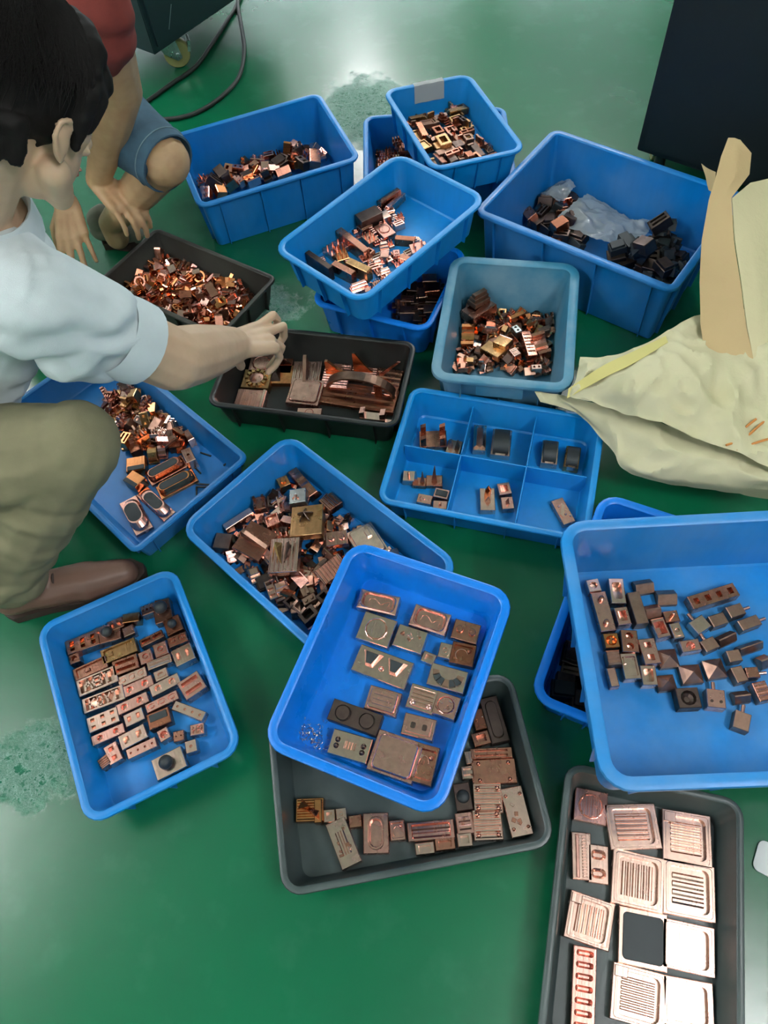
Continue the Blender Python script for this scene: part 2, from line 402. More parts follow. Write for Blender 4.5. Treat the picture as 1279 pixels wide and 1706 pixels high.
# ------------------------------------------------------------------ machined copper pieces, measured in their crate (mm, degrees):
# crate, x, y, turn, length, width, height, lift, form, metal, label
IT = [
('C9',-89,177,-2,70,21,24,0,'3x1 bowl','cu4','copper bar with three scallops in the far corner in the brown-shoe tray'),
('C9',-87,168,-6,71,34,26,0,'3x1 slot','cu3','block with three deep slots behind the square gap in the brown-shoe tray'),
('C9',-113,142,-2.5,22,22,24,0,'1x1 well','cu3','small one-hole block below the three-slot block in the brown-shoe tray'),
('C9',-46,177,5.6,25,21,22,0,'2x1 stud','cu3','small two-stud block beside the tall dark knob in the brown-shoe tray'),
('C9',-11,176,-3.5,34,24,26,0,'2x1 stud','cu3','brown two-stud plate at the far wall in the brown-shoe tray'),
('C9',24,174,-17.8,36,21,28,0,'1x1 flat','cu4','smooth orange block with a cut corner by the far wall in the brown-shoe tray'),
('C9',-32,164,-10.9,54,40,24,0,'1x1 flat;knob .32 0 0','cu3','block with dark round knob in the middle of the row in the brown-shoe tray'),
('C9',10,149,-0.2,25,22,24,0,'1x1 flat','cu2','small plain block bordering the blue gap in the brown-shoe tray'),
('C9',-22,115,-2.9,76,34,22,0,'1x1 tray;fin -.5 .1 0 .3','brass','long dull plate with a shallow bed under the dark knob in the brown-shoe tray'),
('C9',62,177,-4,27,23,26,0,'3x1 well','cu3','small three-hole block left of the far knob plate in the brown-shoe tray'),
('C9',94,175,-17.9,30,21,26,0,'2x1 stud','cu_red','dark two-stud block deepest in the far corner in the brown-shoe tray'),
('C9',91,159,-7.8,39,54,24,0,'1x1 flat;knob .4 0 .15','cu3','plate with black ball knob in the far corner in the brown-shoe tray'),
('C9',102,116,1.1,36,38,24,0,'1x1 flat;knob .3 0 0','cu_red','reddish plate with a low black button in the brown-shoe tray'),
('C9',50,109,1.6,52,18,22,0,'2x1 slotx','cu3','narrow bar with two long slots beside the ring blocks in the brown-shoe tray'),
('C9',100,80,-3.1,42,23,22,0,'2x1 oval','cu3','block with oval bosses close to the long wall in the brown-shoe tray'),
('C9',27,74,-1.1,28,28,24,0,'1x1 ring','cu2','ring block,the one nearer the slotted plate in the brown-shoe tray'),
('C9',61,75,-3.2,29,31,24,0,'1x1 ring','cu2','ring block,the one nearer the long wall in the brown-shoe tray'),
('C9',102,38,1.3,43,38,30,0,'2x1 sq','cu','pale block with two square holes close to the wall in the brown-shoe tray'),
('C9',-88,105,-0.5,72,29,22,0,'1x1 tray;bar -.2 0','cu3','dull plate with small bump above the lettered plates in the brown-shoe tray'),
('C9',-81,70,-2.4,85,38,24,0,'1x1 deep;txt A8T','cu','plate with raised letters ending T in its bed,farther one in the brown-shoe tray'),
('C9',-79,26,-4.7,87,33,24,0,'1x1 deep;txt KOYT','cu','plate with raised letters starting K in its bed in the brown-shoe tray'),
('C9',-17,77,-5.3,54,33,24,0,'1x2 slotx','cu3','plate with two brown slits beside the ring blocks in the brown-shoe tray'),
('C9',-12,46,-2.5,61,23,20,0,'3x1 oval','cu','pale bar with a square mark between two ovals in the brown-shoe tray'),
('C9',-8,20,-1.1,67,24,22,0,'2x1 well','cu2','first two-well bar below the pale bar with ovals in the brown-shoe tray'),
('C9',50,48,-4.6,52,19,26,0,'1x1 flat;ribx 2','cu','bar with a double rail under the ring blocks in the brown-shoe tray'),
('C9',45,21,-1,28,22,24,0,'1x1 arch','cu','small arch-marked block in the middle in the brown-shoe tray'),
('C9',46,-4,2.1,64,24,24,0,'2x1 well','cu','two-well bar with one large open ring in the brown-shoe tray'),
('C9',97,-33,9.8,48,43,28,0,'1x2 slotx','cu2','plate with two wide slots at the long wall in the brown-shoe tray'),
('C9',29,-35,0.5,69,20,22,0,'3x1 oval','cu2','long bar with three ovals in the middle in the brown-shoe tray'),
('C9',-28,-10,-0.8,68,23,22,0,'2x1 well','cu2','two-well bar next to the six-hole plate in the brown-shoe tray'),
('C9',-91,-16,-3.3,64,33,24,0,'3x2 sq','cu','plate with six square holes like a dice in the brown-shoe tray'),
('C9',-90,-49,-2,68,21,22,0,'2x1 well','cu2','two-well bar below the six-hole plate in the brown-shoe tray'),
('C9',-32,-40,-0.2,40,26,24,0,'2x1 sq','cu','pale block with two square holes in the middle in the brown-shoe tray'),
('C9',14,-67,-4,46,33,26,0,'1x1 flat;cap .8 .45 0 .3','cu_red','block with flat black top patch in the brown-shoe tray'),
('C9',-45,-78,2.4,55,31,24,0,'2x1 sq','cu','pale bar with two slanting square holes near the end in the brown-shoe tray'),
('C9',-36,-107,-1.1,61,21,22,0,'4x1 dot','cu2','four-dot bar parallel to the row in the brown-shoe tray'),
('C9',13,-102,4.8,22,25,24,0,'1x1 bowl','cu2','small one-bowl block at the end of the four-dot bar in the brown-shoe tray'),
('C9',73,-78,-46.5,72,20,20,0,'4x1 dot','cu','loose four-dot bar turned across the others in the brown-shoe tray'),
('C9',39,-118,-13.3,22,21,22,0,'2x1 dot','cu3','small loose cube with two dark dots in the brown-shoe tray'),
('C9',77,-123,-16.8,29,22,22,0,'1x1 flat;txt HR','cu2','small loose block with raised letters HR in the brown-shoe tray'),
('C9',55,-149,-10,23,25,22,0,'1x1 dot','cu','loose cube with one small dent in the brown-shoe tray'),
('C9',-91,-90,5.5,27,41,22,0,'1x2 sq','cu2','block with square slots at the end of the rows in the brown-shoe tray'),
('C9',-111,-98,13.8,22,22,22,0,'1x1 flat;ribx 4','cu3','small finely ribbed block at the near end in the brown-shoe tray'),
('C9',6,-162,0.5,62,44,26,0,'1x1 flat;knob .34 -.1 .1','cu','loose pale plate with black knob at the near end in the brown-shoe tray'),
('C10',-83,125,6.7,81,40,26,0,'1x1 pocket;swirl','cu2','pocket plate with S-shaped ridge,first of all in the bright blue tray'),
('C10',-66,72,1.9,67,57,24,0,'1x1 gdisc;riby 5 .5 .02','cu','square plate with a ribbed round disc in the bright blue tray'),
('C10',26,126,1.4,74,45,26,0,'1x1 pocket;swirl','cu2','pocket plate with curled ridge near the far wall in the bright blue tray'),
('C10',99,128,3.7,51,39,24,0,'2x1 stud','cu3','two-stud plate touching the long wall in the bright blue tray'),
('C10',108,84,7.8,46,42,24,0,'1x1 tray;arcs','cu_red','reddish plate with a curved scratch-like groove in the bright blue tray'),
('C10',3,77,1.8,59,45,24,0,'1x1 flat;bits 7','cu','plate with etched ridges beside the round disc in the bright blue tray'),
('C10',74,79,5.9,24,29,22,0,'1x1 ring','cu','small ring block beside the reddish plate in the bright blue tray'),
('C10',49,55,-2.5,26,21,20,0,'1x1 win','cu','small square window block in the bright blue tray'),
('C10',-28,8,-0.1,110,54,22,0,'1x1 flat;fan','cu','large plate with two dark-sided flared blocks in the bright blue tray'),
('C10',96,30,4.6,71,42,24,0,'1x1 flat;gear','cu','plate with segmented half ring of dark teeth in the bright blue tray'),
('C10',-3,-52,4.6,62,45,22,0,'1x1 pad;ribx 3 .6 .2','cu2','plate with ribbed rounded pad in the middle in the bright blue tray'),
('C10',65,-23,3.5,52,46,24,0,'1x1 flat;ribx 5 .8 .0;discs','cu','plate with five ridges and two discs in the bright blue tray'),
('C10',110,-19,1.4,46,43,24,0,'1x1 gdisc;bits 5','cu2','plate with round groove by the long wall in the bright blue tray'),
('C10',-40,-99,1.8,98,40,26,0,'2x1 gdisc','dark','grey plate with two dark discs in the bright blue tray'),
('C10',77,-73,6.5,60,39,24,0,'1x1 padlow;holes2','cu2','padded plate with two dark holes in the bright blue tray'),
('C10',-29,-150,5.4,75,45,24,0,'1x1 flat;riby 4 .3 .0;knots','cu','plate with ridges between two dark knots in the bright blue tray'),
('C10',55,-137,2.7,86,74,24,0,'1x1 pad','cu2','largest plate,with blank rounded square pad in the bright blue tray'),
('C10',109,-131,6.2,42,68,24,0,'1x1 tray;arcs;bits 4','cu3','dull plate with winding grooves by the corner in the bright blue tray'),
('C11',-186,-17,-8,53,42,22,0,'1x1 flat;ribx 4 .9 0;twist','cu4','copper plate with upright twisted fins in the grey tray underneath'),
('C11',-170,-23,-6.8,14,42,30,0,'1x1 flat','cu4','narrow orange bar beside the twisted fins in the grey tray underneath'),
('C11',-151,-34,-5.7,21,23,22,0,'1x1 win','cu','small window block beside the orange bar in the grey tray underneath'),
('C11',-128,-35,-1.8,20,22,22,0,'1x1 ring','cu','small ring block beside the window block in the grey tray underneath'),
('C11',-104,-52,-3.2,24,22,22,0,'1x1 flat','cu3','plain little block beside the oval pocket plate in the grey tray underneath'),
('C11',-69,-79,-8.2,47,70,24,0,'1x1 ovalp','cu2','upright oval pocket plate in the grey tray underneath'),
('C11',-29,-81,-5.1,28,36,22,0,'1x1 tray;arcs','cu2','plate with a curved groove beside the oval pocket in the grey tray underneath'),
('C11',32,-92,-5.6,86,33,22,0,'1x1 tray;ribx 2 .8 .0','cu2','long plate half under the blue tray corner in the grey tray underneath'),
('C11',-131,-85,14.3,39,84,24,0,'1x1 flat;riby 2 .5 0;bits 8','cu','loose long plate lying slanted and apart in the grey tray underneath'),
('C11',15,-120,-3.7,35,20,22,0,'1x1 sqb','cu','square recess block,slotted one of a close pair in the grey tray underneath'),
('C11',53,-119,-3.8,36,21,22,0,'1x1 sqb','cu3','darker square recess block touching its paler twin in the grey tray underneath'),
('C11',90,-118,-5.1,27,24,22,0,'1x1 win','cu','window block by the four-knob plate in the grey tray underneath'),
('C11',96,-91,-3.5,31,38,22,0,'1x1 flat;ribx 2 .7 0;bits 3','cu2','small flat block above the window block in the grey tray underneath'),
('C11',148,-56,-9.4,54,53,22,0,'1x1 flat;ribx 5 .9 0;knob4','cu','four-knob square plate,farther of two in the grey tray underneath'),
('C11',137,-101,-8,53,53,22,0,'1x1 flat;ribx 5 .9 0;knob4','cu','four-knob square plate,nearer of two in the grey tray underneath'),
('C11',195,-88,0.5,40,86,24,0,'1x1 flat;bits 6;knob4','cu','long knobbed plate alone by the side wall in the grey tray underneath'),
('C11',195,84,2.7,36,90,26,0,'1x1 ovalp2','dark','long plate with oval pad in the far corner in the grey tray underneath'),
('C11',162,54,4.2,33,25,22,0,'1x1 win','cu3','dark window block against the blue tray in the grey tray underneath'),
('C11',174,23,-7.7,81,20,22,0,'1x2 slotx','cu3','grooved narrow bar below the long oval plate in the grey tray underneath'),
('C11',171,-11,-7.5,84,45,22,0,'1x1 flat;knob4','cu3','brown plate with dark notches above the knob plates in the grey tray underneath'),
('C11',103,-45,-2.6,31,49,24,0,'1x1 flat;dome .8','dark','block with a dark round dome in the grey tray underneath'),
('C11',122,-4,-5.1,23,24,22,0,'1x2 slotx','cu','little slotted block against the blue tray in the grey tray underneath'),
('C11',130,23,-0.6,13,24,22,0,'1x1 flat','cu','small bright block peeping out beside the blue tray in the grey tray underneath'),
('C11',167,91,0.5,24,40,22,0,'1x1 flat;bits 3','cu_red','dark block beside the long oval plate in the grey tray underneath'),
('C13',-97,166,1.1,59,58,16,0,'1x1 gdisc;riby 4 .6 .02','cu2','square plate with ribbed disc,under the worn tray corner in the glaring tray'),
('C13',-20,148,14,92,77,16,0,'1x1 fpocket;ribx 6 .62 -.5','cu','pocket plate with ribs,first in the middle row in the glaring tray'),
('C13',75,149,3.4,85,89,16,0,'1x1 fpocket;ribx 6 .62 -.5;notch','cu','pocket plate with ribs,first in the side row in the glaring tray'),
('C13',-105,78,7.4,34,78,16,0,'1x1 flat;rack','cu','narrow plate with a toothed strip along it in the glaring tray'),
('C13',-75,71,5.2,35,63,16,0,'1x2 bow','cu','small plate with two bow-shaped cuts in the glaring tray'),
('C13',-6,60,1,89,89,16,0,'1x1 fpocket;riby 6 .62 -.5','cu','pocket plate with cross ribs,second in the middle row in the glaring tray'),
('C13',81,65,2.4,88,89,16,0,'1x1 fpocket;ribx 4 .6 -.5','cu','glaring pocket plate with yellow stained edge in the glaring tray'),
('C13',-82,-21,-4.6,77,75,16,0,'1x1 fpocket;riby 6 .62 -.5;notch','cu','tilted pocket plate with cross ribs by the toothed strip in the glaring tray'),
('C13',8,-28,2.5,81,86,16,0,'1x1 flat;cap .84 .84 0 0','cu','plate with a smooth dark grey square pad in the glaring tray'),
('C13',83,-24,1.7,85,74,16,0,'1x1 fpocket','cu','glaring blank pocket plate,third in the side row in the glaring tray'),
('C13',-82,-124,3.2,39,123,16,0,'1x7 bow','cu2','long narrow plate with seven cross cuts in the glaring tray'),
('C13',6,-114,-0.3,87,82,16,0,'1x1 fpocket;ribx 7 .62 -.5;notch','cu','pocket plate with lengthwise ribs,nearest in the middle row in the glaring tray'),
('C13',85,-105,3.8,79,69,16,0,'1x1 fpocket','cu','glaring blank pocket plate,nearest in the side row in the glaring tray'),
('C6',-160,70,14.3,67,50,14,0,'1x1 flat;posts 34','cu3','plate with four tall red-brown posts in the divided tray'),
('C6',-104,55,-1.9,35,46,14,0,'1x1 flat;fin2 34','cu','block with two bright leaning blades in the divided tray'),
('C6',-48,95,8.7,31,77,18,0,'1x1 sq;halfy','cu','upright channel block,slimmer of two neighbours in the divided tray'),
('C6',6,92,5.2,47,78,18,0,'1x1 flat;archd','cu','dark arched block beside the channel block in the divided tray'),
('C6',124,86,4.1,39,68,20,0,'1x1 flat;archd','cu','arched block with black shiny top,paler flanks in the divided tray'),
('C6',178,83,0.5,35,62,20,0,'1x1 flat;archd','brass','arched block with black top,duller and nearer the wall in the divided tray'),
('C6',-191,-52,9.1,29,29,20,0,'1x1 flat;pin1 14','cu','little block with a single stub in the divided tray'),
('C6',-164,-58,7.6,32,25,12,0,'1x1 flat;fin2 44','cu3','block with two slim upright blades in the divided tray'),
('C6',-130,-47,12.3,39,31,12,0,'1x1 flat;fin1 62','cu3','block with one tall pointed dark blade in the divided tray'),
('C6',-140,-106,0,35,25,18,0,'1x1 flat;bits 3','cu2','squat block at the corner of the first compartment in the divided tray'),
('C6',-104,-86,-1.9,35,26,24,0,'1x1 flat;cap .8 .6 0 0','cu2','small black-capped block among squat ones in the divided tray'),
('C6',-101,-115,9,33,23,20,0,'1x1 flat;pin1 8','cu2','bright squat block touching the near wall in the divided tray'),
('C6',3,-75,12.4,35,61,18,0,'1x1 flat;trap 40','cu','long block with a copper fin shaped like a house in the divided tray'),
('C6',36,-39,22.3,30,32,20,0,'1x1 win','cu2','square window block beside the house-shaped fin in the divided tray'),
('C6',50,-75,17.5,28,33,18,0,'1x1 flat;fin1 20','cu2','block with a small bent fin below the window block in the divided tray'),
('C6',177,-68,33.5,30,68,16,0,'1x1 flat;diag','cu2','slim plate with three little balls in the divided tray'),
('C14',-168,-51,3.7,79,66,20,0,'1x1 flat;lip','cu2','blank square plate nearest the reaching arm in the black plate tray'),
('C14',-170,17,4.6,75,61,22,0,'1x1 flat;gearring','brass','plate with a notched ring around a disc in the black plate tray'),
('C14',-172,71,8,66,63,22,0,'1x1 gdisc','cu2','plate with round disc directly under the hand in the black plate tray'),
('C14',-116,77,8,50,52,14,0,'1x1 flat;blade 52','cu_red','block with a thin curved upright blade in the black plate tray'),
('C14',-115,48,8.1,67,62,14,0,'1x1 flat;wedge','cu4','plate with a dark wedge below the curved blade in the black plate tray'),
('C14',-45,54,8,75,95,16,0,'1x1 flat;riby 7 .9 0;finy 40','cu','ribbed plate with a leaning dark fin in the black plate tray'),
('C14',35,64,2.6,71,81,16,0,'1x1 flat;ribx 9 .95 0;finx 44','cu2','ribbed plate with a triangular copper fin in the black plate tray'),
('C14',106,82,2.5,69,46,14,0,'1x1 flat;ribx 6 .95 0;finx 70','cu2','small ribbed plate with tall pointed fin in the black plate tray'),
('C14',174,62,-2.1,67,87,16,0,'1x1 flat;ribx 5 .95 0;find 60','cu3','ribbed plate with a thin slanting fin by the wall in the black plate tray'),
('C14',-32,-3,1.1,87,83,18,0,'1x1 pad','cu2','square plate with blank raised pad in the black plate tray'),
('C14',109,7,-2.2,198,74,12,0,'1x1 flat;ribx 3 .95 0;archbig','cu_red','long plate carrying a big dark half ring in the black plate tray'),
('C14',-6,-66,7.4,64,30,14,0,'1x1 gdisc','cu2','slim plate with a thin round groove in the black plate tray'),
('C14',162,-64,0.8,66,24,30,0,'1x1 flat;posts2 22','cu','U-shaped block with two square posts in the black plate tray'),
('C14',200,-67,-0.7,18,22,14,0,'1x1 flat','cu','tiny bright block in the near corner in the black plate tray'),
('C12',-210,168,6.7,25,26,24,0,'1x1 well','cu','one-hole block by the far end of the outer column in the big worn tray'),
('C12',-167,153,-3.2,29,53,26,0,'1x1 winb','cu','upright block with a ragged window in the big worn tray'),
('C12',-200,114,4.8,30,82,20,0,'1x1 flat;pins2','cu2','plate with two round pins in a line in the big worn tray'),
('C12',-166,101,4.2,26,36,24,0,'1x1 win','cu2','square frame block behind the two-pin plate in the big worn tray'),
('C12',-136,114,4.9,24,66,30,0,'1x1 flat','bronze','tall dark plain block next to the frame block in the big worn tray'),
('C12',-111,165,6.9,36,29,22,0,'roof','bronze','roof-shaped block nearest the far wall in the big worn tray'),
('C12',-72,140,0.1,37,31,22,0,'roof','bronze','dark roof-shaped block,second along the far edge in the big worn tray'),
('C12',-105,112,8.5,30,27,22,0,'roof','bronze','small roof block behind the triangle block in the big worn tray'),
('C12',-73,97,5.3,28,23,18,0,'1x1 flat;pin1 16','cu3','small block with an upright pin in the big worn tray'),
('C12',-100,73,10.1,26,39,24,0,'1x1 tri','cu2','block with triangular top opening in the big worn tray'),
('C12',-71,66,8.3,20,31,24,0,'1x1 ring','cu','bright block with a round ring in the big worn tray'),
('C12',-195,54,1.1,28,29,20,0,'1x1 bowl','cu4','bright orange bowl block in the outer column in the big worn tray'),
('C12',-163,49,-5.1,31,44,26,0,'1x2 well','cu3','two-hole block beside the orange bowl block in the big worn tray'),
('C12',-198,19,1.6,25,28,24,0,'1x1 flat;ribx 4 .9 0','bronze','dark grooved block in the outer column in the big worn tray'),
('C12',-170,2,0.8,30,50,22,0,'1x1 tray;fin -.5 .5 0 .3','cu','plate with low ridge in its bed in the big worn tray'),
('C12',-130,28,4.2,31,50,24,0,'1x2 sq','cu2','block with stepped square holes in the big worn tray'),
('C12',-140,-17,-2.7,28,38,22,0,'1x1 winb','cu','window block with a slanted opening in the big worn tray'),
('C12',-205,-17,3.8,16,36,20,0,'1x1 flat','cu2','thin bright block against the side wall in the big worn tray'),
('C12',-96,16,3.3,36,35,24,0,'pyr','bronze','pyramid block in the middle beside the stepped holes in the big worn tray'),
('C12',-52,36,6.2,36,23,22,0,'1x1 bowl','cu2','brown block with a glinting hollow in the big worn tray'),
('C12',-61,-16,2.8,38,35,26,0,'pyr','bronze','large dark pyramid,middle of three in the big worn tray'),
('C12',-16,-8,6.2,36,36,26,0,'pyr','bronze','large dark pyramid with its stem towards it in the big worn tray'),
('C12',-109,-30,3.6,33,29,24,0,'pyr','bronze','dark pyramid next to the slanted window block in the big worn tray'),
('C12',-80,-63,0.4,40,37,26,0,'1x1 bowl','dark','dark chunky block with a golden hollow in the big worn tray'),
('C12',-31,-66,-9,32,34,24,0,'1x1 flat;dots2;stemy','cu2','pale block with two ringed dots and a stem in the big worn tray'),
('C12',18,-62,4.5,29,22,22,0,'roof','bronze','roof block beside the two-dot block in the big worn tray'),
('C12',5,-107,-24.6,27,33,22,0,'1x1 flat;stemy','bronze','lone stemmed block nearest the front wall in the big worn tray'),
('C12',13,132,14.9,97,28,26,0,'4x1 sq','cu3','long block with square wells in the big worn tray'),
('C12',-25,76,28.6,32,28,24,0,'1x1 flat;stemy','cu','pale flat block with a short stem in the big worn tray'),
('C12',11,84,15.7,31,23,24,0,'1x1 flat','bronze','plain dull block behind the pale stemmed one in the big worn tray'),
('C12',48,101,15.7,31,23,24,0,'1x1 flat;stemx','bronze','stemmed block below the long block in the big worn tray'),
('C12',67,75,16.9,40,21,24,0,'1x1 flat;stemx','bronze','larger stemmed block under the first stemmed one in the big worn tray'),
('C12',19,49,21.7,37,21,24,0,'roof','bronze','roof block in the middle of the dull group in the big worn tray'),
('C12',-16,37,21.3,28,23,22,0,'1x1 flat;stemy','bronze','block with a stem pointing at the big pyramid in the big worn tray'),
('C12',58,30,15.9,47,18,24,0,'roof','bronze','wide roof block near the picture edge in the big worn tray'),
('C12',22,12,6.1,24,22,24,0,'1x1 flat','bronze','plain dull block under the wide roof block in the big worn tray'),
('C12',22,-23,12.3,21,29,24,0,'1x1 flat','bronze','plain block beside the stem tip in the big worn tray'),
('C12',46,-21,1.8,23,20,24,0,'1x1 flat;stemx','cu3','small block with a stem above the roof block in the big worn tray'),
('C12',54,-56,9.6,25,35,24,0,'1x1 flat;ribx 3 .9 0','cu3','ribbed block cut by the picture edge in the big worn tray'),
('C12',76,2,19.3,20,24,24,0,'roof','bronze','roof block cut by the picture edge in the big worn tray'),
('C7',168,-100,75.4,44,108,26,0,'boat','cu2','black oval topped block nearest the corner in the tray by the khaki knee'),
('C7',179,-48,90.2,35,112,26,0,'boat','cu2','black oval topped block,second from the corner in the tray by the khaki knee'),
('C7',173,23,74.9,98,41,26,0,'boat','cu4','black-topped block with bright orange step in the tray by the khaki knee'),
('C7',121,31,76.4,100,41,26,0,'boat','cu3','long black-topped block behind the orange-stepped one in the tray by the khaki knee'),
('C7',99,-43,99.1,35,42,34,0,'1x1 flat;cap .3 .9 -.7 0','cu4','orange block with a slanting glare in the tray by the khaki knee'),
('C7',146,90,71,25,43,34,0,'1x1 dot','cu','pale block at the end of the black-topped row in the tray by the khaki knee'),
('C7',29,124,64.6,24,33,22,0,'1x1 well','cu','lone hollow block apart near the wall in the tray by the khaki knee'),
('C7',-4,123,48.3,23,29,26,0,'1x1 stud','cu3','stud block beside the lone hollow block in the tray by the khaki knee'),
('C7',28,116,45.9,39,33,26,0,'1x2 slotx','cu3','two-slot block beside the stud block in the tray by the khaki knee'),
('C7',-5,116,32,38,37,28,0,'1x1 tray','brass','yellowish tray-topped block in the tray by the khaki knee'),
('C7',-42,105,56.4,32,37,26,0,'1x1 flat','brass','yellowish plain block next to tray-topped one in the tray by the khaki knee'),
('C7',-9,65,42.4,29,51,26,0,'1x1 flat','brass','tall yellowish block near the knee in the tray by the khaki knee'),
('C7',-71,108,66.9,61,29,30,0,'2x1 slotx','cu','long pale slotted block in the tray by the khaki knee'),
('C7',24,82,65.7,25,34,28,0,'1x1 well','cu3','hollow block above the half round pieces in the tray by the khaki knee'),
('C7',95,130,77.9,17,35,30,0,'1x1 flat','cu','bright tilted-looking block left of the loose rods in the tray by the khaki knee'),
('C7',61,121,47.3,26,31,26,0,'1x1 stud','cu3','studded block in front of the bright one in the tray by the khaki knee'),
('C7',80,95,48.9,28,36,26,0,'1x1 flat','cu_red','dark red block above the pale end block in the tray by the khaki knee'),
('C7',61,39,50.1,25,48,30,0,'halfr','brass','half round yellowish piece in the tray by the khaki knee'),
('C7',68,64,49.9,22,54,30,0,'halfr','cu2','half round pink piece beside the yellowish one in the tray by the khaki knee'),
('C7',61,-12,53,47,42,28,0,'1x1 flat;cap .9 .3 0 -.6','cu4','striped block against the knee with dark edge in the tray by the khaki knee'),
('C7',9,18,71.1,26,43,28,0,'1x1 flat','cu_red','dark block against the knee in the tray by the khaki knee'),
('C8',-81,45,42.9,75,81,20,40,'1x1 flat;star','brass','yellowed plate with a dark star of fins on the heap in the blue crate'),
('C8',-56,-49,40.7,67,83,20,42,'1x1 flat;riby 6 .95 0;leaf','cu','plate with two leaf-shaped fins on the heap in the blue crate'),
('C8',-140,-67,102.3,78,74,18,34,'1x1 flat;finy 30','cu3','large dark plate with a tall sharp fin on the heap in the blue crate'),
('C8',60,95,70.7,65,97,24,28,'1x1 pad;bar .3 .3','cu','big pale plate beside the far wall on the heap in the blue crate'),
('C8',24,-112,87.3,29,26,26,8,'1x1 win','dark','dark square frame,smallest of three on the heap in the blue crate'),
('C8',74,-107,82.1,39,30,26,8,'1x1 win','dark','dark square frame nearest the tray corner on the heap in the blue crate'),
('C8',69,-59,87.3,27,24,26,12,'1x1 win','dark','dark square frame against the bright tray on the heap in the blue crate'),
('C8',-20,-102,62.3,31,37,22,12,'stepb','cu','bright stepped block below the leaf plate on the heap in the blue crate'),
('C8',-93,-120,66.7,26,40,22,10,'stepb','cu','bright stepped block by the near wall on the heap in the blue crate'),
('C8',-35,-121,65.4,19,48,20,6,'1x3 slotx','cu','slatted bar by the near wall on the heap in the blue crate'),
('C8',37,1,80.9,67,40,18,26,'1x1 flat;riby 8 .95 0','cu2','grey ribbed plate reaching under the bright tray on the heap in the blue crate'),
('C8',-6,63,47.4,50,34,22,26,'2x1 stud','cu2','two-stud block below the yellowed star plate on the heap in the blue crate'),
('C8',-178,120,79.7,24,94,26,10,'1x1 flat;ribx 2 .8 0','cu3','long bar at the far corner on the heap in the blue crate'),
('C8',-87,120,84.3,39,41,20,20,'1x1 flat;riby 4 .9 0','cu3','ribbed plate near the far wall on the heap in the blue crate'),
('C8',-220,-52,80.1,75,18,24,14,'1x1 flat','cu','long pale bar beside the wall on the heap in the blue crate'),
('C8',-207,-112,34.5,39,39,26,6,'1x1 flat','bronze','block in the near left corner on the heap in the blue crate'),
('C8',-150,81,45,40,37,18,34,'1x1 flat;bits 8','steel','whitish ragged block above the star plate on the heap in the blue crate'),
('C8',-148,-3,62.9,32,34,22,26,'1x1 tray','cu3','small tray-topped block behind the star plate on the heap in the blue crate'),
('C8',-214,11,53.1,29,33,22,18,'1x1 flat;posts 12','cu3','dark block with four posts by the wall on the heap in the blue crate'),
('C8',173,129,65,14,18,20,8,'1x1 flat;cone','cu2','cone-topped block in the far end on the heap in the blue crate'),
('C8',207,129,59.2,14,18,20,8,'1x1 flat;cone','cu','cone-topped block deepest in the corner on the heap in the blue crate'),
('C8',-217,89,69.3,27,28,22,14,'1x1 stud','cu4','bright orange block by the far wall on the heap in the blue crate'),
('C5',-80,125,49.2,83,51,26,34,'1x1 flat','cu3','big square slab at the back'),
('C5',-84,144,50.6,56,31,34,60,'stepb','bronze','stepped block topping the big square slab'),
('C5',-100,45,4.5,33,69,30,14,'chan','cu4','half pipe channel glowing orange in the dusty teal crate'),
('C5',94,32,22.4,33,64,34,22,'chan','cu3','large brown channel by the side wall in the dusty teal crate'),
('C5',59,28,16.9,25,88,24,20,'1x1 flat;ribx 3 .8 0','cu3','long ribbed bar beside the brown channel in the dusty teal crate'),
('C5',-27,-2,55.2,37,61,18,26,'1x1 flat','brass','yellowish leaning plate in the middle in the dusty teal crate'),
('C5',-5,13,59.3,34,40,16,44,'1x1 flat;lip','brass','bent bright-edged plate over the leaning one in the dusty teal crate'),
('C5',26,-11,39.8,20,25,18,34,'1x1 flat;ribx 2 .8 0','cu','pale double bar in the middle in the dusty teal crate'),
('C5',23,126,34.8,40,12,26,24,'1x1 flat','cu4','orange bar against the back wall in the dusty teal crate'),
('C5',85,-43,11.2,27,15,18,20,'2x1 sq','cu','small two-hole block at the front wall in the dusty teal crate'),
('C5',25,69,37.2,18,25,22,30,'1x2 sq','steel','grey block with two square holes in the dusty teal crate'),
('C5',-106,-48,15.9,28,36,18,16,'1x1 flat;posts 10','cu3','studded block in the front corner in the dusty teal crate'),
('C3',-159,82,-92.9,94,15,44,0,'1x1 flat','dark','dark upright fin block nearest the near corner in the half-full stacked tray'),
('C3',-46,68,-97.4,121,20,40,0,'1x1 flat','cu3','longest upright fin block in the half-full stacked tray'),
('C3',53,101,-15.9,66,39,44,0,'1x1 flat','dark','dark ridge block against the far wall in the half-full stacked tray'),
('C3',-135,16,-86.3,71,18,36,0,'1x1 flat','cu3','second upright fin,beside the near dark one in the half-full stacked tray'),
('C3',-105,-11,-83.5,71,22,38,0,'1x1 flat','brass','yellowish upright fin in the near row in the half-full stacked tray'),
('C3',-144,-48,-24.9,50,24,26,0,'stepb','cu2','stacked stepped bar at the near end in the half-full stacked tray'),
('C3',-136,-86,-41.7,36,15,22,0,'1x1 flat;pin1 22','cu2','stepped block with a pin at the near end in the half-full stacked tray'),
('C3',153,118,-3.9,76,16,34,0,'1x1 flat;ribx 1 .9 0','cu3','long bar reaching towards the far corner in the half-full stacked tray'),
('C3',159,100,6.1,74,16,24,0,'1x1 flat','cu2','pale pink bar beside the farthest long bar in the half-full stacked tray'),
('C3',91,76,-22.5,23,30,30,0,'1x1 flat','cu','small cube below the pink bar in the half-full stacked tray'),
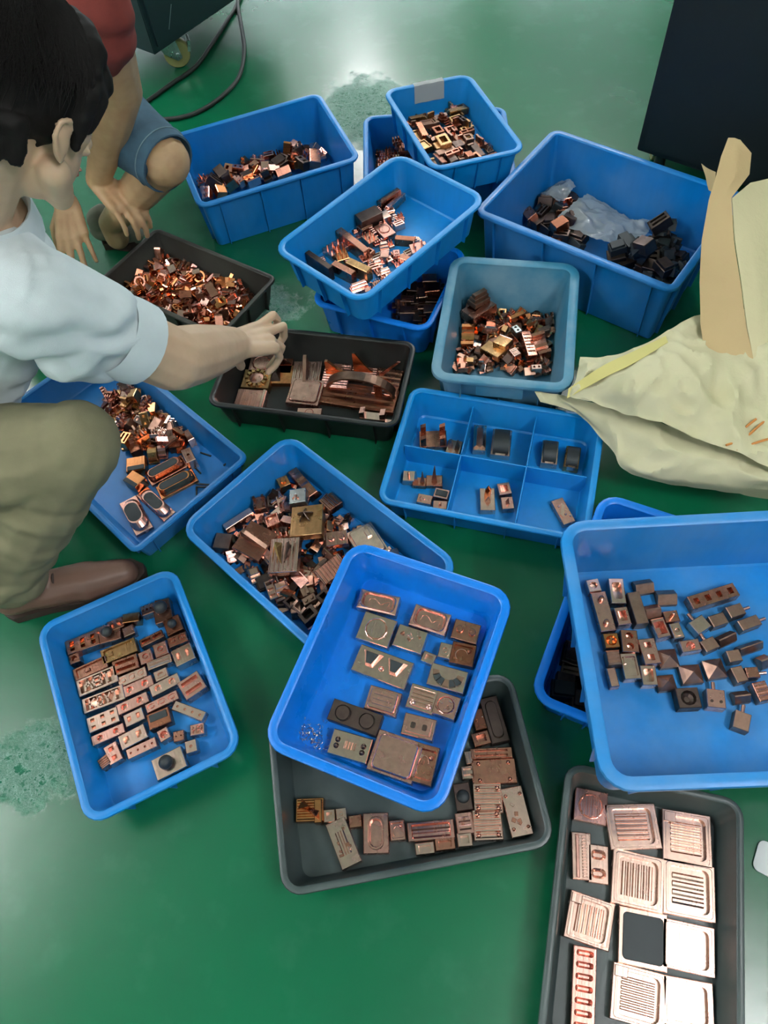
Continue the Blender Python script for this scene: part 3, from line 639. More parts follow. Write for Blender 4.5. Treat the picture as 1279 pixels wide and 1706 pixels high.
('C3',52,43,-16.1,39,56,20,0,'1x1 gdisc;cap .5 .5 0 0 r','cu2','plate with a black round disc in the half-full stacked tray'),
('C3',60,-26,-59.9,56,18,22,0,'1x1 flat','cu_red','red-brown bar with rounded end in the half-full stacked tray'),
('C3',57,-77,-33.1,46,36,20,0,'2x2 pin','cu2','plate with four pins near the wall in the half-full stacked tray'),
('C3',-80,104,-7.7,57,44,18,0,'3x2 pin','cu2','plate crowded with little pins in the half-full stacked tray'),
('C3',-86,77,-29.2,35,58,18,0,'3x3 pin','cu4','orange plate crowded with little pins in the half-full stacked tray'),
('C3',5,54,-11.7,33,40,20,0,'2x2 pin','cu3','pin plate in the middle of the heap in the half-full stacked tray'),
('C3',29,97,-9.2,36,28,22,0,'1x1 flat;ribx 2 .9 0','cu3','brown bar between the ridge block and fin in the half-full stacked tray'),
('C3',-41,14,2.2,25,24,26,0,'1x1 win','cu3','dark window block in the middle in the half-full stacked tray'),
('C3',7,4,-36,25,22,26,0,'stepb','cu','bright step block in the middle,upper in the half-full stacked tray'),
('C3',-54,-30,-32.9,24,23,26,0,'stepb','cu','bright step block in the middle,lower in the half-full stacked tray'),
('C3',-20,-25,-52.4,24,27,24,0,'1x1 flat','cu2','plain block between bright step blocks in the half-full stacked tray'),
('C3',-62,-64,-26,30,26,22,0,'stepb','cu','bright step block towards the long wall in the half-full stacked tray'),
('C3',3,-46,-42.1,19,24,22,0,'1x1 ring','cu2','ring block towards the long wall in the half-full stacked tray'),
('C3',2,-79,-77.1,32,18,24,0,'1x1 flat','cu3','slanting bar along the long wall in the half-full stacked tray'),
('C3',-51,-95,-19.2,43,24,18,0,'3x2 dot','cu2','plate with dark dots along the long wall in the half-full stacked tray'),
('C3',-94,-100,-34.4,21,20,22,0,'1x1 flat','dark','dark block by the long wall in the half-full stacked tray'),
]
# outlines of the heaps in each crate (mm)
HEAP = {
 'C7': [(-185,61),(-178,161),(-88,229),(7,203),(72,150),(106,94),(42,38),(-16,1)],
 'C8': [(-252,-112),(-236,173),(-84,163),(105,164),(224,168),(194,-10),(97,-123),(-143,-143)],
 'C5': [(-140,169),(-25,222),(52,204),(132,168),(147,-45),(-137,-56)],
 'C3': [(-148,153),(119,165),(212,119),(99,30),(90,-76),(-77,-92),(-146,-67)],
 'C4': [(-272,18),(-235,181),(-149,156),(-102,84),(-52,6),(-97,-10)],
 'C2': [(-99,212),(126,227),(126,114),(125,-112),(6,-112),(-112,-105)],
 'C1': [(-223,123),(179,114),(204,25),(-223,17)],
 'C16': [(-212,220),(-127,241),(-80,76),(-212,32)],
 'C15': [(-312,-114),(-259,81),(-63,103),(162,102),(183,-65),(32,-146)],
 'C17': [(52,95),(105,203),(132,-10),(109,-46),(7,-51)],
}
SPOTS = {
 'rods': ('C7',6,[(140,123),(169,134),(169,147),(184,179),(216,136),(214,167),(234,137),(243,171),(236,174),(253,169),(207,55),(240,78),(212,51),(242,27),(160,85),(190,83),(216,51),(244,73)]),
 'darkheap': ('C4',40,[(49,-4),(69,102),(153,154),(216,78),(225,-16)]),
 'wrap': ('C4',35,[(-254,84),(-238,184),(-157,169),(-45,136),(2,177),(86,143),(88,51),(36,-5),(-34,-1)]),
 'shav': ('C10',5,[(-140,-165),(-88,-149),(-71,-178),(-28,-184),(-119,-192)]),
}
# ------------------------------------------------------------------ forms of the machined pieces
PROFILE = {   # rings inside a top cell: (share of half width, of half depth, roundness, rise as share of block height)
 'flat': [], 'well': [(.68, .68, 1, 0), (.60, .60, 1, -.45), (.25, .25, 1, -.5)], 'bowl': [(.8, .8, .9, 0), (.62, .62, 1, -.25), (.3, .3, 1, -.42)],
 'sq': [(.42, .5, .1, 0), (.40, .46, .1, -.5)], 'slot': [(.42, .72, .25, 0), (.38, .68, .25, -.7)], 'slotx': [(.8, .5, .3, 0), (.78, .42, .3, -.45)],
 'sqb': [(.7, .6, .1, 0), (.62, .5, .1, -.5)], 'dot': [(.34, .34, 1, 0), (.26, .26, 1, -.3)], 'oval': [(.78, .66, .9, 0), (.72, .58, .9, -.08), (.5, .4, .9, -.08), (.45, .34, .9, .05)],
 'ring': [(.78, .78, .5, 0), (.76, .76, .5, .08), (.5, .5, 1, .08), (.46, .46, 1, -.12), (.32, .32, 1, -.12), (.30, .30, 1, .04)],
 'stud': [(.62, .62, .9, 0), (.56, .56, .9, .25), (.48, .48, .9, .3)], 'pin': [(.3, .3, 1, 0), (.26, .26, 1, .6), (.2, .2, 1, .66)],
 'tray': [(.86, .8, .18, 0), (.82, .72, .2, -.22)], 'deep': [(.88, .82, .15, 0), (.85, .76, .15, -.5)], 'pocket': [(.9, .9, .6, .04), (.86, .84, .6, .12), (.80, .76, .6, .12), (.72, .66, .6, -.12)],
 'fpocket': [(.92, .94, .14, 0), (.9, .92, .14, .02), (.80, .82, .3, .02), (.78, .80, .3, -.55)], 'gdisc': [(.84, .84, 1, 0), (.82, .82, 1, .1), (.78, .78, 1, .12), (.73, .73, 1, .03), (.7, .7, 1, .1)],
 'pad': [(.9, .9, .25, 0), (.86, .86, .25, .22), (.82, .82, .25, .27)], 'padlow': [(.8, .76, .15, 0), (.78, .72, .15, .1)],
 'win': [(.62, .62, .08, 0), (.58, .58, .08, -.75)], 'winb': [(.66, .7, .45, 0), (.6, .62, .35, -.8)], 'bow': [(.8, .55, .9, 0), (.5, .2, .9, -.5)],
 'ovalp': [(.66, .86, .95, 0), (.62, .82, .95, .05), (.54, .74, .95, .05), (.46, .66, .95, -.4)], 'ovalp2': [(.66, .86, .95, 0), (.6, .8, .95, .14)],
 'tri': [(.8, .7, .05, 0), (.3, .3, .2, -.6)], 'arch': [(.84, .7, .5, 0), (.8, .66, .5, .1), (.5, .4, .7, .1), (.45, .34, .7, -.1)],
}

def topped(bm, a, b, h, nx, ny, prof, c=.0012):
    """block with chamfer; top tiled in nx x ny cells, each with a ring profile"""
    out = [(a, b, 0), (a, b, h - c), (a - c, b - c, h)]
    def ring(x, y, z): return [(x, y, z), (-x, y, z), (-x, -y, z), (x, -y, z)]
    loft(bm, [ring(*o) for o in out], True, False)
    ai, bi = a - c, b - c
    for i in range(nx):
        for j in range(ny):
            cx = -ai + (2 * i + 1) * ai / nx; cy = -bi + (2 * j + 1) * bi / ny; hx, hy = ai / nx, bi / ny
            if not prof:
                loft(bm, [[(cx + x, cy + y, h) for x, y, _ in ring(hx, hy, 0)]], False, True); continue
            k = 3 if max(hx, hy) > .012 else 2
            rings = [(hx, hy, 1e-5, h, cx, cy)]
            mh = min(hx, hy)
            for fx, fy, rd, dz in prof:
                if rd >= .9 and fx == fy: px = py = mh * fx; r = px
                else: px, py = hx * fx, hy * fy; r = rd * min(px, py)
                rings.append((px, py, r, h + dz * h, cx, cy))
            rrl(bm, rings, k, False, True)

def letters(bm, text, x0, x1, y0, y1, z, t):
    """raised block strokes for the few letters cut in the plates"""
    ST = {'A': [(0, 0, .5, 1), (.5, 1, 1, 0), (.25, .4, .75, .4)], 'T': [(0, 1, 1, 1), (.5, 0, .5, 1)], 'K': [(0, 0, 0, 1), (0, .5, .9, 1), (0, .5, .9, 0)],
          'O': [(.2, 0, .8, 0), (.8, 0, 1, .5), (1, .5, .8, 1), (.8, 1, .2, 1), (.2, 1, 0, .5), (0, .5, .2, 0)], 'Y': [(0, 1, .5, .5), (1, 1, .5, .5), (.5, .5, .5, 0)],
          '8': [(0, 0, 1, 0), (1, 0, 1, 1), (1, 1, 0, 1), (0, 1, 0, 0), (0, .5, 1, .5)], 'H': [(0, 0, 0, 1), (1, 0, 1, 1), (0, .5, 1, .5)],
          'R': [(0, 0, 0, 1), (0, 1, 1, 1), (1, 1, 1, .5), (1, .5, 0, .5), (.4, .5, 1, 0)]}
    n = len(text); w = (x1 - x0) / n
    for i, chh in enumerate(text):
        for ax, ay, bx, by in ST[chh]:
            p = Vector((x0 + w * (i + .14 + .72 * ax), y0 + (y1 - y0) * ay, 0)); q = Vector((x0 + w * (i + .14 + .72 * bx), y0 + (y1 - y0) * by, 0))
            d = q - p; M4 = Matrix.Translation(((p + q) / 2).to_tuple()[:2] + (z,)) @ Matrix.Rotation(math.atan2(d.y, d.x), 4, 'Z')
            box(bm, 0, 0, 0, d.length / 2 + w * .06, w * .085, t, 0, 0, M4)

def dome(bm, cx, cy, z, r, hgt, n=14, m=5, neck=0, mi=0):
    rings = []
    if neck: rings += [[(cx + r * .7 * math.cos(t), cy + r * .7 * math.sin(t), z) for t in [2 * math.pi * i / n for i in range(n)]]]
    z0 = z + neck
    for j in range(m):
        e = (math.pi / 2) * j / m; s = math.cos(e)
        rings.append([(cx + r * s * math.cos(t), cy + r * s * math.sin(t), z0 + hgt * math.sin(e)) for t in [2 * math.pi * i / n for i in range(n)]])
    rings.append([(cx + r * .08 * math.cos(t), cy + r * .08 * math.sin(t), z0 + hgt) for t in [2 * math.pi * i / n for i in range(n)]])
    loft(bm, rings)

def blade(bm, pts, y, t, ax='y'):
    prism(bm, pts, ax, y - t, y + t)

def build_form(form, L, Wd, h, mat):
    """returns base mesh and a list of (part name, mesh, material) children; metres"""
    a, b = L / 2, Wd / 2; parts = []; bits = form.split(';')
    main = bits[0].split(); bm = bmesh.new(); top = h
    def child(name, b2, m=None, sm=None):
        fixn(b2); parts.append((name, mesh(name, b2, sm), M[m] if m else M[mat]))
    if main[0] == 'roof':
        prism(bm, [(-b, 0), (b, 0), (b, h * .45), (b * .12, h), (-b * .12, h), (-b, h * .45)], 'x', -a, a)
    elif main[0] == 'pyr':
        loft(bm, [[(a, b, 0), (-a, b, 0), (-a, -b, 0), (a, -b, 0)], [(a, b, h * .5), (-a, b, h * .5), (-a, -b, h * .5), (a, -b, h * .5)], [(.001, .001, h * 1.05), (-.001, .001, h * 1.05), (-.001, -.001, h * 1.05), (.001, -.001, h * 1.05)]])
    elif main[0] == 'chan':
        pts = [(-b, 0), (b, 0), (b, h)] + [(b * .72 * math.cos(t), h - min(b * .72, h * .8) * math.sin(t)) for t in [math.pi * i / 8 for i in range(9)]] + [(-b, h)]
        prism(bm, pts, 'x', -a, a)
    elif main[0] == 'halfr':
        box(bm, 0, 0, 0, a, b, h * .3)
        prism(bm, [(b * .9 * math.cos(t), h * .3 + h * .7 * math.sin(t)) for t in [math.pi * i / 10 for i in range(11)]], 'x', -a * .9, a * .9)
    elif main[0] == 'stepb':
        box(bm, 0, 0, 0, a, b, h * .4, .001); box(bm, 0, b * .1, h * .4, a * .9, b * .7, h * .3, .001); box(bm, 0, b * .15, h * .7, a * .8, b * .42, h * .3, .0015)
    elif main[0] == 'boat':
        box(bm, 0, 0, 0, a, b, h * .35, .001)
        rrl(bm, [(a * .95, b * .9, b * .7, h * .35, 0, 0), (a * .93, b * .84, b * .7, h * .6, 0, 0), (a * .82, b * .62, b * .58, h, -a * .06, 0)], 5)
        b2 = bmesh.new(); rrl(b2, [(a * .76, b * .52, b * .5, h, -a * .08, 0), (a * .74, b * .5, b * .48, h + .0012, -a * .08, 0)], 5); child('top_pad', b2, 'graphite')
        b2 = bmesh.new(); box(b2, a * .66, 0, h * .3, a * .2, b * .42, h * .55, .001); child('step', b2, 'cu4')
    else:
        nx, ny = (int(v) for v in main[0].split('x')); topped(bm, a, b, h, nx, ny, PROFILE[main[1]])
    z0 = h
    if len(main) > 1 and main[1] in ('tray', 'deep', 'pocket', 'fpocket', 'gdisc', 'pad', 'padlow', 'ovalp'): z0 = h * (1 + PROFILE[main[1]][-1][3])
    for ov in bits[1:]:
        w = ov.split(); k = w[0]; v = [float(x) for x in w[1:] if x.lstrip('-').replace('.', '').isdigit()]
        b2 = bmesh.new()
        if k in ('ribx', 'riby'):
            n = int(v[0]); sp = v[1] if len(v) > 1 else .8; zz = h * (1 + v[2]) if len(v) > 2 and v[2] != 0 else z0
            for i in range(n):
                f = (i + .5) / n * 2 - 1; hh = .0012 + .0010 * (L > .03)
                if k == 'ribx': prism(b2, [(f * b * sp - b * sp / n * .75, zz), (f * b * sp + b * sp / n * .75, zz), (f * b * sp + b * sp / n * .3, zz + hh), (f * b * sp - b * sp / n * .3, zz + hh)], 'x', -a * sp, a * sp)
                else: prism(b2, [(f * a * sp - a * sp / n * .75, zz), (f * a * sp + a * sp / n * .75, zz), (f * a * sp + a * sp / n * .3, zz + hh), (f * a * sp - a * sp / n * .3, zz + hh)], 'y', -b * sp, b * sp)
            fixn(b2); me = mesh('machined_ridges', b2); parts.append(('machined_ridges', me, M[mat], 'stuff'))
        elif k == 'knob':
            r = v[0] * min(a, b) * 1.9; dome(b2, v[1] * a, v[2] * b, h, r, r * 1.05, 18, 6, r * .55); child('knob', b2, 'graphite', 50)
        elif k == 'knob4':
            for sx in (-.68, .68):
                for sy in (-.68, .68):
                    b3 = bmesh.new(); dome(b3, sx * a, sy * b, h, min(a, b) * .17, .004, 10, 3, .002); child('knob', b3, 'cu3', 50)
        elif k == 'dome': dome(b2, 0, 0, h, min(a, b) * v[0], min(a, b) * .5, 18, 5); child('dome', b2, 'graphite', 50)
        elif k == 'cone':
            r = min(a, b) * .6; loft(b2, [[(r * f * math.cos(t), r * f * math.sin(t), h + zz) for t in [2 * math.pi * i / 12 for i in range(12)]] for f, zz in ((1, 0), (.7, .004), (.35, .012), (.1, .02))]); child('cone', b2, None, 40)
        elif k == 'cap':
            rd = .49 if 'r' not in w else 1
            px, py = v[0] * a, v[1] * b; rr_ = min(px, py) * (.22 if rd < 1 else 1)
            if rd == 1: px = py = rr_ = min(px, py)
            rrl(b2, [(px, py, rr_, h * 1.0 + .0001, v[2] * a, v[3] * b), (px * .97, py * .97, rr_ * .97, h + .0016, v[2] * a, v[3] * b)], 4); child('dark_cap', b2, 'graphite')
        elif k == 'bar': box(b2, v[0] * a, (v[1] if len(v) > 1 else 0) * b, z0, a * .16, b * .22, .004, .0008); child('bar', b2)
        elif k == 'lip': box(b2, a * .82, 0, h, a * .1, b, .003, .0008); child('lip', b2, 'cu')
        elif k == 'fin': box(b2, v[0] * a, v[1] * b, z0, a * .12, b * .28, .003); child('fin', b2)
        elif k == 'txt':
            letters(b2, w[1], -a * .72, a * .74, -b * .5, b * .56, z0, (h - z0) * .85 if h > z0 else .004); child('raised_letters', b2, mat)
        elif k == 'swirl':
            pts = [(-.5 * a, -.3 * b), (-.45 * a, .2 * b), (-.2 * a, .3 * b), (0, .05 * b), (.15 * a, -.15 * b), (.3 * a, .1 * b), (.55 * a, .25 * b), (.5 * a, -.3 * b)]
            tube(b2, [(x, y, z0 + .0008) for x, y in [(p.x, p.y) for p in spline([(x, y, 0) for x, y in pts], 5)]], .0012, 6); child('curved_ridge', b2, 'cu', 60)
        elif k == 'arcs':
            tube(b2, [(a * (-.1 + .5 * math.cos(t)), b * (-.1 + .55 * math.sin(t)), z0 + .0006) for t in [math.pi * (.1 + 1.2 * i / 12) for i in range(13)]], .0012, 6); child('curved_ridge', b2, 'cu', 60)
            b3 = bmesh.new(); dome(b3, a * .45, b * .4, z0, min(a, b) * .22, .003, 12, 3); child('boss', b3, None, 50)
        elif k == 'bits':
            r2 = random.Random(int(L * 1e5)); fixn(b2)
            for i in range(int(v[0])):
                b3 = bmesh.new(); M4 = Matrix.Translation((r2.uniform(-.65, .65) * a, r2.uniform(-.6, .6) * b, z0 - .0003)) @ Matrix.Rotation(r2.uniform(0, 3), 4, 'Z')
                box(b3, 0, 0, 0, r2.uniform(.08, .2) * a, r2.uniform(.05, .1) * b, r2.uniform(.0015, .004), .0005, 0, M4); child('boss', b3, r2.choice(['cu', 'cu3', mat]))
        elif k == 'fan':
            for s in (-1, 1):
                b3 = bmesh.new(); x = s * a * .45
                lo = [(x - a * .14, -b * .35), (x + a * .14, -b * .35), (x + a * .36, b * .7), (x - a * .36, b * .7)]
                loft(b3, [[(px, py, h) for px, py in lo], [(x + (px - x) * .72, py * .82 + .001, h + .014) for px, py in lo]]); child('flared_block', b3, 'cu2')
                b3 = bmesh.new(); loft(b3, [[(x + (px - x) * .66, py * .76 + .001, h + .0141) for px, py in lo], [(x + (px - x) * .62, py * .74 + .001, h + .0152) for px, py in lo]]); child('dark_cap', b3, 'graphite')
            b3 = bmesh.new(); dome(b3, 0, -.2 * b, h, b * .2, .008, 12, 4); child('boss', b3, 'cu', 50)
        elif k == 'gear':
            for i in range(7):
                t0, t1 = math.pi * (1 + i / 7) + .03, math.pi * (1 + (i + 1) / 7) - .03; b3 = bmesh.new()
                ro, ri = a * .86, a * .5
                pts = [(ro * math.cos(t0), ro * math.sin(t0) * .9 + b * .45), (ro * math.cos(t1), ro * math.sin(t1) * .9 + b * .45), (ri * math.cos(t1), ri * math.sin(t1) * .8 + b * .45), (ri * math.cos(t0), ri * math.sin(t0) * .8 + b * .45)]
                prism(b3, pts, 'z', h, h + .006); child('tooth', b3, 'graphite' if i % 3 else 'bronze')
        elif k == 'discs':
            for s in (-1, 1):
                b3 = bmesh.new(); dome(b3, s * a * .62, -b * .5, h, min(a, b) * .26, .0025, 16, 2, .001); child('disc', b3, 'cu2', 50)
        elif k == 'holes2':
            for s in (-1, 1):
                b3 = bmesh.new(); rrl(b3, [(a * .15, b * .28, a * .08, z0, s * a * .36, 0), (a * .15, b * .28, a * .08, z0 + .0012, s * a * .36, 0), (a * .1, b * .2, a * .06, z0 + .0012, s * a * .36, 0), (a * .09, b * .18, a * .06, z0 + .0002, s * a * .36, 0)], 2); child('dark_recess', b3, 'dark')
        elif k == 'knots':
            for s in (-1, 1):
                for j in range(2):
                    b3 = bmesh.new(); dome(b3, s * a * .66, (j - .5) * b * .5, h, b * .24, .006, 10, 3); child('knot', b3, 'dark', 50)
        elif k == 'twist':
            for i, (x, lean) in enumerate(((-.35, .5), (.25, -.4))):
                b3 = bmesh.new(); loft(b3, [[(x * a - a * .5, b * .1, h), (x * a + a * .5, -b * .1, h), (x * a + a * .5, b * .05, h), (x * a - a * .5, b * .25, h)],
                                           [(x * a - a * .1, b * lean, h + .02), (x * a + a * .4, b * (lean - .4), h + .028), (x * a + a * .4, b * (lean - .28), h + .028), (x * a - a * .1, b * (lean + .12), h + .02)],
                                           [(x * a - a * .1, b * (lean + .1), h + .03), (x * a + a * .1, b * lean, h + .04), (x * a + a * .1, b * (lean + .08), h + .04), (x * a - a * .1, b * (lean + .18), h + .03)]]); child('fin', b3, ('cu4', 'cu3')[i])
        elif k == 'rack':
            for i in range(14):
                b3 = bmesh.new(); box(b3, a * .25, -b * .86 + i * b * .132, h, a * .22, b * .04, .003, .0006); child('tooth', b3, 'cu')
            b3 = bmesh.new(); box(b3, -a * .45, 0, h, a * .18, b * .92, .003, .001); child('rail', b3, 'cu2')
        elif k == 'notch': box(b2, -a * .7, b * .72, h, a * .24, b * .2, .0025, .0008); child('corner_tab', b2)
        elif k in ('posts', 'posts2'):
            hh = v[0] / 1000; cs = [(-.7, -.7), (.7, -.7), (.7, .7), (-.7, .7)] if k == 'posts' else [(-.78, 0), (.78, 0)]
            for x, y in cs:
                b3 = bmesh.new(); sx = .2 * a; sy = (.2 if k == 'posts' else .8) * b
                prism(b3, [(x * a - sx, h), (x * a + sx, h), (x * a + sx, h + hh), (x * a - sx, h + hh * .82)], 'y', y * b - sy, y * b + sy); child('post', b3, 'cu_red' if k == 'posts' else 'cu2')
        elif k in ('fin1', 'fin2'):
            hh = v[0] / 1000
            for s in ([0] if k == 'fin1' else [-.5, .45]):
                b3 = bmesh.new(); loft(b3, [[(s * a - a * .35, -b * .2, h), (s * a + a * .35, -b * .2, h), (s * a + a * .3, b * .3, h), (s * a - a * .3, b * .3, h)], [(s * a - a * .18, -b * .1, h + hh * .5), (s * a + a * .2, -b * .1, h + hh * .5), (s * a + a * .17, b * .18, h + hh * .5), (s * a - a * .15, b * .18, h + hh * .5)],
                                            [(s * a + a * .02, 0, h + hh), (s * a + a * .1, 0, h + hh), (s * a + a * .1, b * .05, h + hh), (s * a + a * .02, b * .05, h + hh)]]); child('blade', b3, 'cu' if s < 0 else 'bronze')
        elif k == 'pin1': tube(b2, [(0, 0, h), (0, 0, h + v[0] / 1000), (0, 0, h + v[0] / 1000 + .001)], [.0035, .003, .0015], 8); child('pin', b2, 'cu3', 50)
        elif k == 'pins2':
            for s in (-1, 1):
                b3 = bmesh.new(); tube(b3, [(s * .1 * a, s * b * .6, h), (s * .1 * a, s * b * .6, h + .008), (s * .1 * a, s * b * .6, h + .009)], [.0055, .005, .003], 12); child('pin', b3, 'cu3', 50)
        elif k == 'trap':
            hh = v[0] / 1000; prism(b2, [(-a * .4, h), (a * .4, h), (a * .45, h + hh * .6), (a * .05, h + hh), (-a * .35, h + hh * .6)], 'y', b * .3, b * .42); child('fin', b2, 'cu4')
            b3 = bmesh.new(); prism(b3, [(-a * .3, h), (a * .4, h), (a * .1, h + hh * .5)], 'y', -b * .3, -b * .1); child('fin', b3, 'bronze')
        elif k == 'diag':
            prism(b2, [(-a * .7, -b * .2), (-a * .5, -b * .5), (a * .6, b * .3), (a * .4, b * .6)], 'z', h, h + .003); child('ridge', b2, 'cu')
            for x, y in ((-.3, .4), (.1, -.3), (.6, -.5)):
                b3 = bmesh.new(); dome(b3, x * a, y * b, h, .003, .004, 10, 4); child('ball', b3, 'cu', 50)
        elif k == 'archd':
            n = 10; pts = [(-b * .9, h)] + [(b * .9 * math.cos(t), h + b * .62 * math.sin(t)) for t in [math.pi - math.pi * i / n for i in range(n + 1)]]
            prism(b2, pts[1:], 'x', -a * .78, a * .78); child('arched_top', b2, 'graphite', 40)
            b3 = bmesh.new(); box(b3, 0, -b * .98, h * .5, a * .55, b * .1, h * .7, .001); child('step', b3, 'cu')
        elif k == 'halfy':
            b2 = bmesh.new(); prism(b2, [(-a * .9, h), (-a * .5, h + .01), (0, h + .002), (a * .5, h + .01), (a * .9, h)], 'y', -b * .8, b * .8); child('curved_ridge', b2, 'cu')
        elif k == 'blade':
            hh = v[0] / 1000; prism(b2, [(-a * .9, h), (a * .9, h), (a * .5, h + hh * .35), (-a * .3, h + hh * .55), (-a * .55, h + hh), (-a * .8, h + hh * .95), (-a * .75, h + hh * .5)], 'y', b * .1, b * .3); child('blade', b2, 'cu3')
        elif k == 'wedge': loft(b2, [[(-a * .8, -b * .8, h), (a * .1, -b * .8, h), (-a * .1, b * .7, h), (-a * .5, b * .7, h)], [(-a * .4, -b * .3, h + .016), (-a * .2, -b * .3, h + .016), (-a * .25, b * .6, h + .01), (-a * .35, b * .6, h + .01)]]); child('wedge', b2, 'dark')
        elif k == 'finy': hh = v[0] / 1000; prism(b2, [(-b * .9, h), (b * .9, h), (b * .7, h + hh), (b * .5, h + hh * .95)], 'x', -a * .14, a * .10); child('fin', b2, 'bronze')
        elif k == 'finx': hh = v[0] / 1000; prism(b2, [(-a * .8, h), (a * .7, h), (a * .1, h + hh * .4), (-a * .55, h + hh), (-a * .75, h + hh)], 'y', b * .1, b * .3); child('fin', b2, 'cu4')
        elif k == 'find': hh = v[0] / 1000; prism(b2, [(-a * .9, h), (-a * .5, h), (a * .95, h + hh), (a * .75, h + hh)], 'y', b * .4, b * .48); child('fin', b2, 'cu3')
        elif k == 'gearring':
            rr_ = min(a, b)
            for i in range(12):
                t = 2 * math.pi * i / 12; b3 = bmesh.new(); box(b3, 0, 0, h, rr_ * .16, rr_ * .14, .007, .0006, 0, Matrix.Translation((math.cos(t) * rr_ * .82, math.sin(t) * rr_ * .82, 0)) @ Matrix.Rotation(t, 4, 'Z')); child('tooth', b3, 'brass')
            b3 = bmesh.new(); dome(b3, 0, 0, h, rr_ * .6, .002, 20, 2, .004); child('disc', b3, 'cu2', 40)
        elif k == 'archbig':
            n = 18; ro, ri = a * .93, a * .86; hz = .058
            o_ = [(ro * math.cos(t), h + hz * math.sin(t)) for t in [math.pi * i / n for i in range(n + 1)]]; i_ = [(ri * math.cos(t), h + (hz - .006) * math.sin(t)) for t in [math.pi * i / n for i in range(n, -1, -1)]]
            for (x0, z_0), (x1, z_1), (x2, z_2), (x3, z_3) in zip(o_, o_[1:], i_[::-1][1:], i_[::-1]): prism(b2, [(x0, z_0), (x1, z_1), (x2, z_2), (x3, z_3)], 'y', b * .15, b * .85)
            bmesh.ops.remove_doubles(b2, verts=b2.verts[:], dist=1e-5); child('half_ring', b2, 'bronze', 30)
            b3 = bmesh.new(); prism(b3, [(a * .42, h), (a * .62, h), (a * .62, h + .045), (a * .42, h + .045)], 'y', b * .1, b * .2); child('upright_plate', b3, 'cu_red')
        elif k == 'dots2':
            for s in (-1, 1):
                b3 = bmesh.new(); rrl(b3, [(.0028, .0028, .0028, h, s * a * .5, -b * .3), (.0028, .0028, .0028, h + .0008, s * a * .5, -b * .3), (.002, .002, .002, h + .0008, s * a * .5, -b * .3), (.002, .002, .002, h + .0002, s * a * .5, -b * .3)], 3); child('ringed_dot', b3, 'dark')
        elif k in ('stemx', 'stemy'):
            d = Vector((1, 0, 0)) if k == 'stemx' else Vector((0, 1, 0)); e = a if k == 'stemx' else b
            tube(b2, [d * (e - .0005) + Vector((0, 0, h * .55)), d * (e + .016) + Vector((0, 0, h * .55)), d * (e + .017) + Vector((0, 0, h * .55))], [.0036, .0036, .002], 10); child('stem', b2, 'cu2', 50)
        elif k == 'star':
            for i in range(5):
                t = 2 * math.pi * i / 5 + .3; b3 = bmesh.new(); prism(b3, [(0, h), (.02, h), (.018, h + .004), (0, h + .016)], 'y', -.0012, .0012); bmesh.ops.transform(b3, matrix=Matrix.Rotation(t, 4, 'Z'), verts=b3.verts[:])
                bmesh.ops.translate(b3, vec=(a * -.1, b * .3, 0), verts=b3.verts[:]); child('fin', b3, 'dark')
        elif k == 'leaf':
            for s in (-1, 1):
                b3 = bmesh.new(); loft(b3, [[(s * a * .1, b * .7, h), (s * a * .55, b * .2, h), (s * a * .15, -b * .5, h), (s * a * .05, -b * .5, h)], [(s * a * .5, b * .62, h + .016), (s * a * .56, b * .25, h + .014), (s * a * .16, -b * .45, h + .004), (s * a * .14, -b * .45, h + .004)]]); child('fin', b3, ('brass', 'dark')[s > 0])
        if b2.is_valid: b2.free() if not any(p for p in parts if False) else None
    fixn(bm)
    return mesh(main[0] if False else 'block', bm), parts

NAMES = {'roof': 'roof_block', 'pyr': 'pyramid_block', 'chan': 'channel_block', 'halfr': 'half_round_block', 'stepb': 'stepped_block', 'boat': 'black_topped_block'}
def form_name(form, L, Wd, h):
    f = form.split(';')[0].split()
    if f[0] in NAMES: return NAMES[f[0]]
    if max(L, Wd) > .045 and h < .03: return 'machined_plate'
    if f[1] in ('well', 'bowl', 'sq', 'dot', 'slot', 'slotx', 'win', 'winb', 'bow'): return 'hollowed_block'
    return 'copper_block'

CRATE_GROUP = {'C9': 'machined blocks in the tray beside the brown shoe', 'C10': 'machined plates in the bright blue tray', 'C11': 'machined plates in the grey tray', 'C13': 'pocket plates in the glaring tray',
 'C6': 'copper pieces in the divided tray', 'C14': 'plates in the black tray', 'C12': 'blocks in the big worn tray', 'C7': 'blocks in the tray by the khaki knee', 'C8': 'pieces heaped in the blue crate',
 'C5': 'pieces in the dusty teal crate', 'C3': 'pieces in the half-full stacked tray', 'C4': 'dark pieces in the large deep crate', 'C2': 'pieces in the paper-labelled tray', 'C1': 'pieces in the deep crate by the knee',
 'C16': 'pin blocks in the covered crate', 'C15': 'copper scrap in the dusty black tray', 'C17': 'dark blocks in the covered tray', 'C18': 'dark blocks in the crate under the worn tray'}
OCC = {k: [] for k in CR}

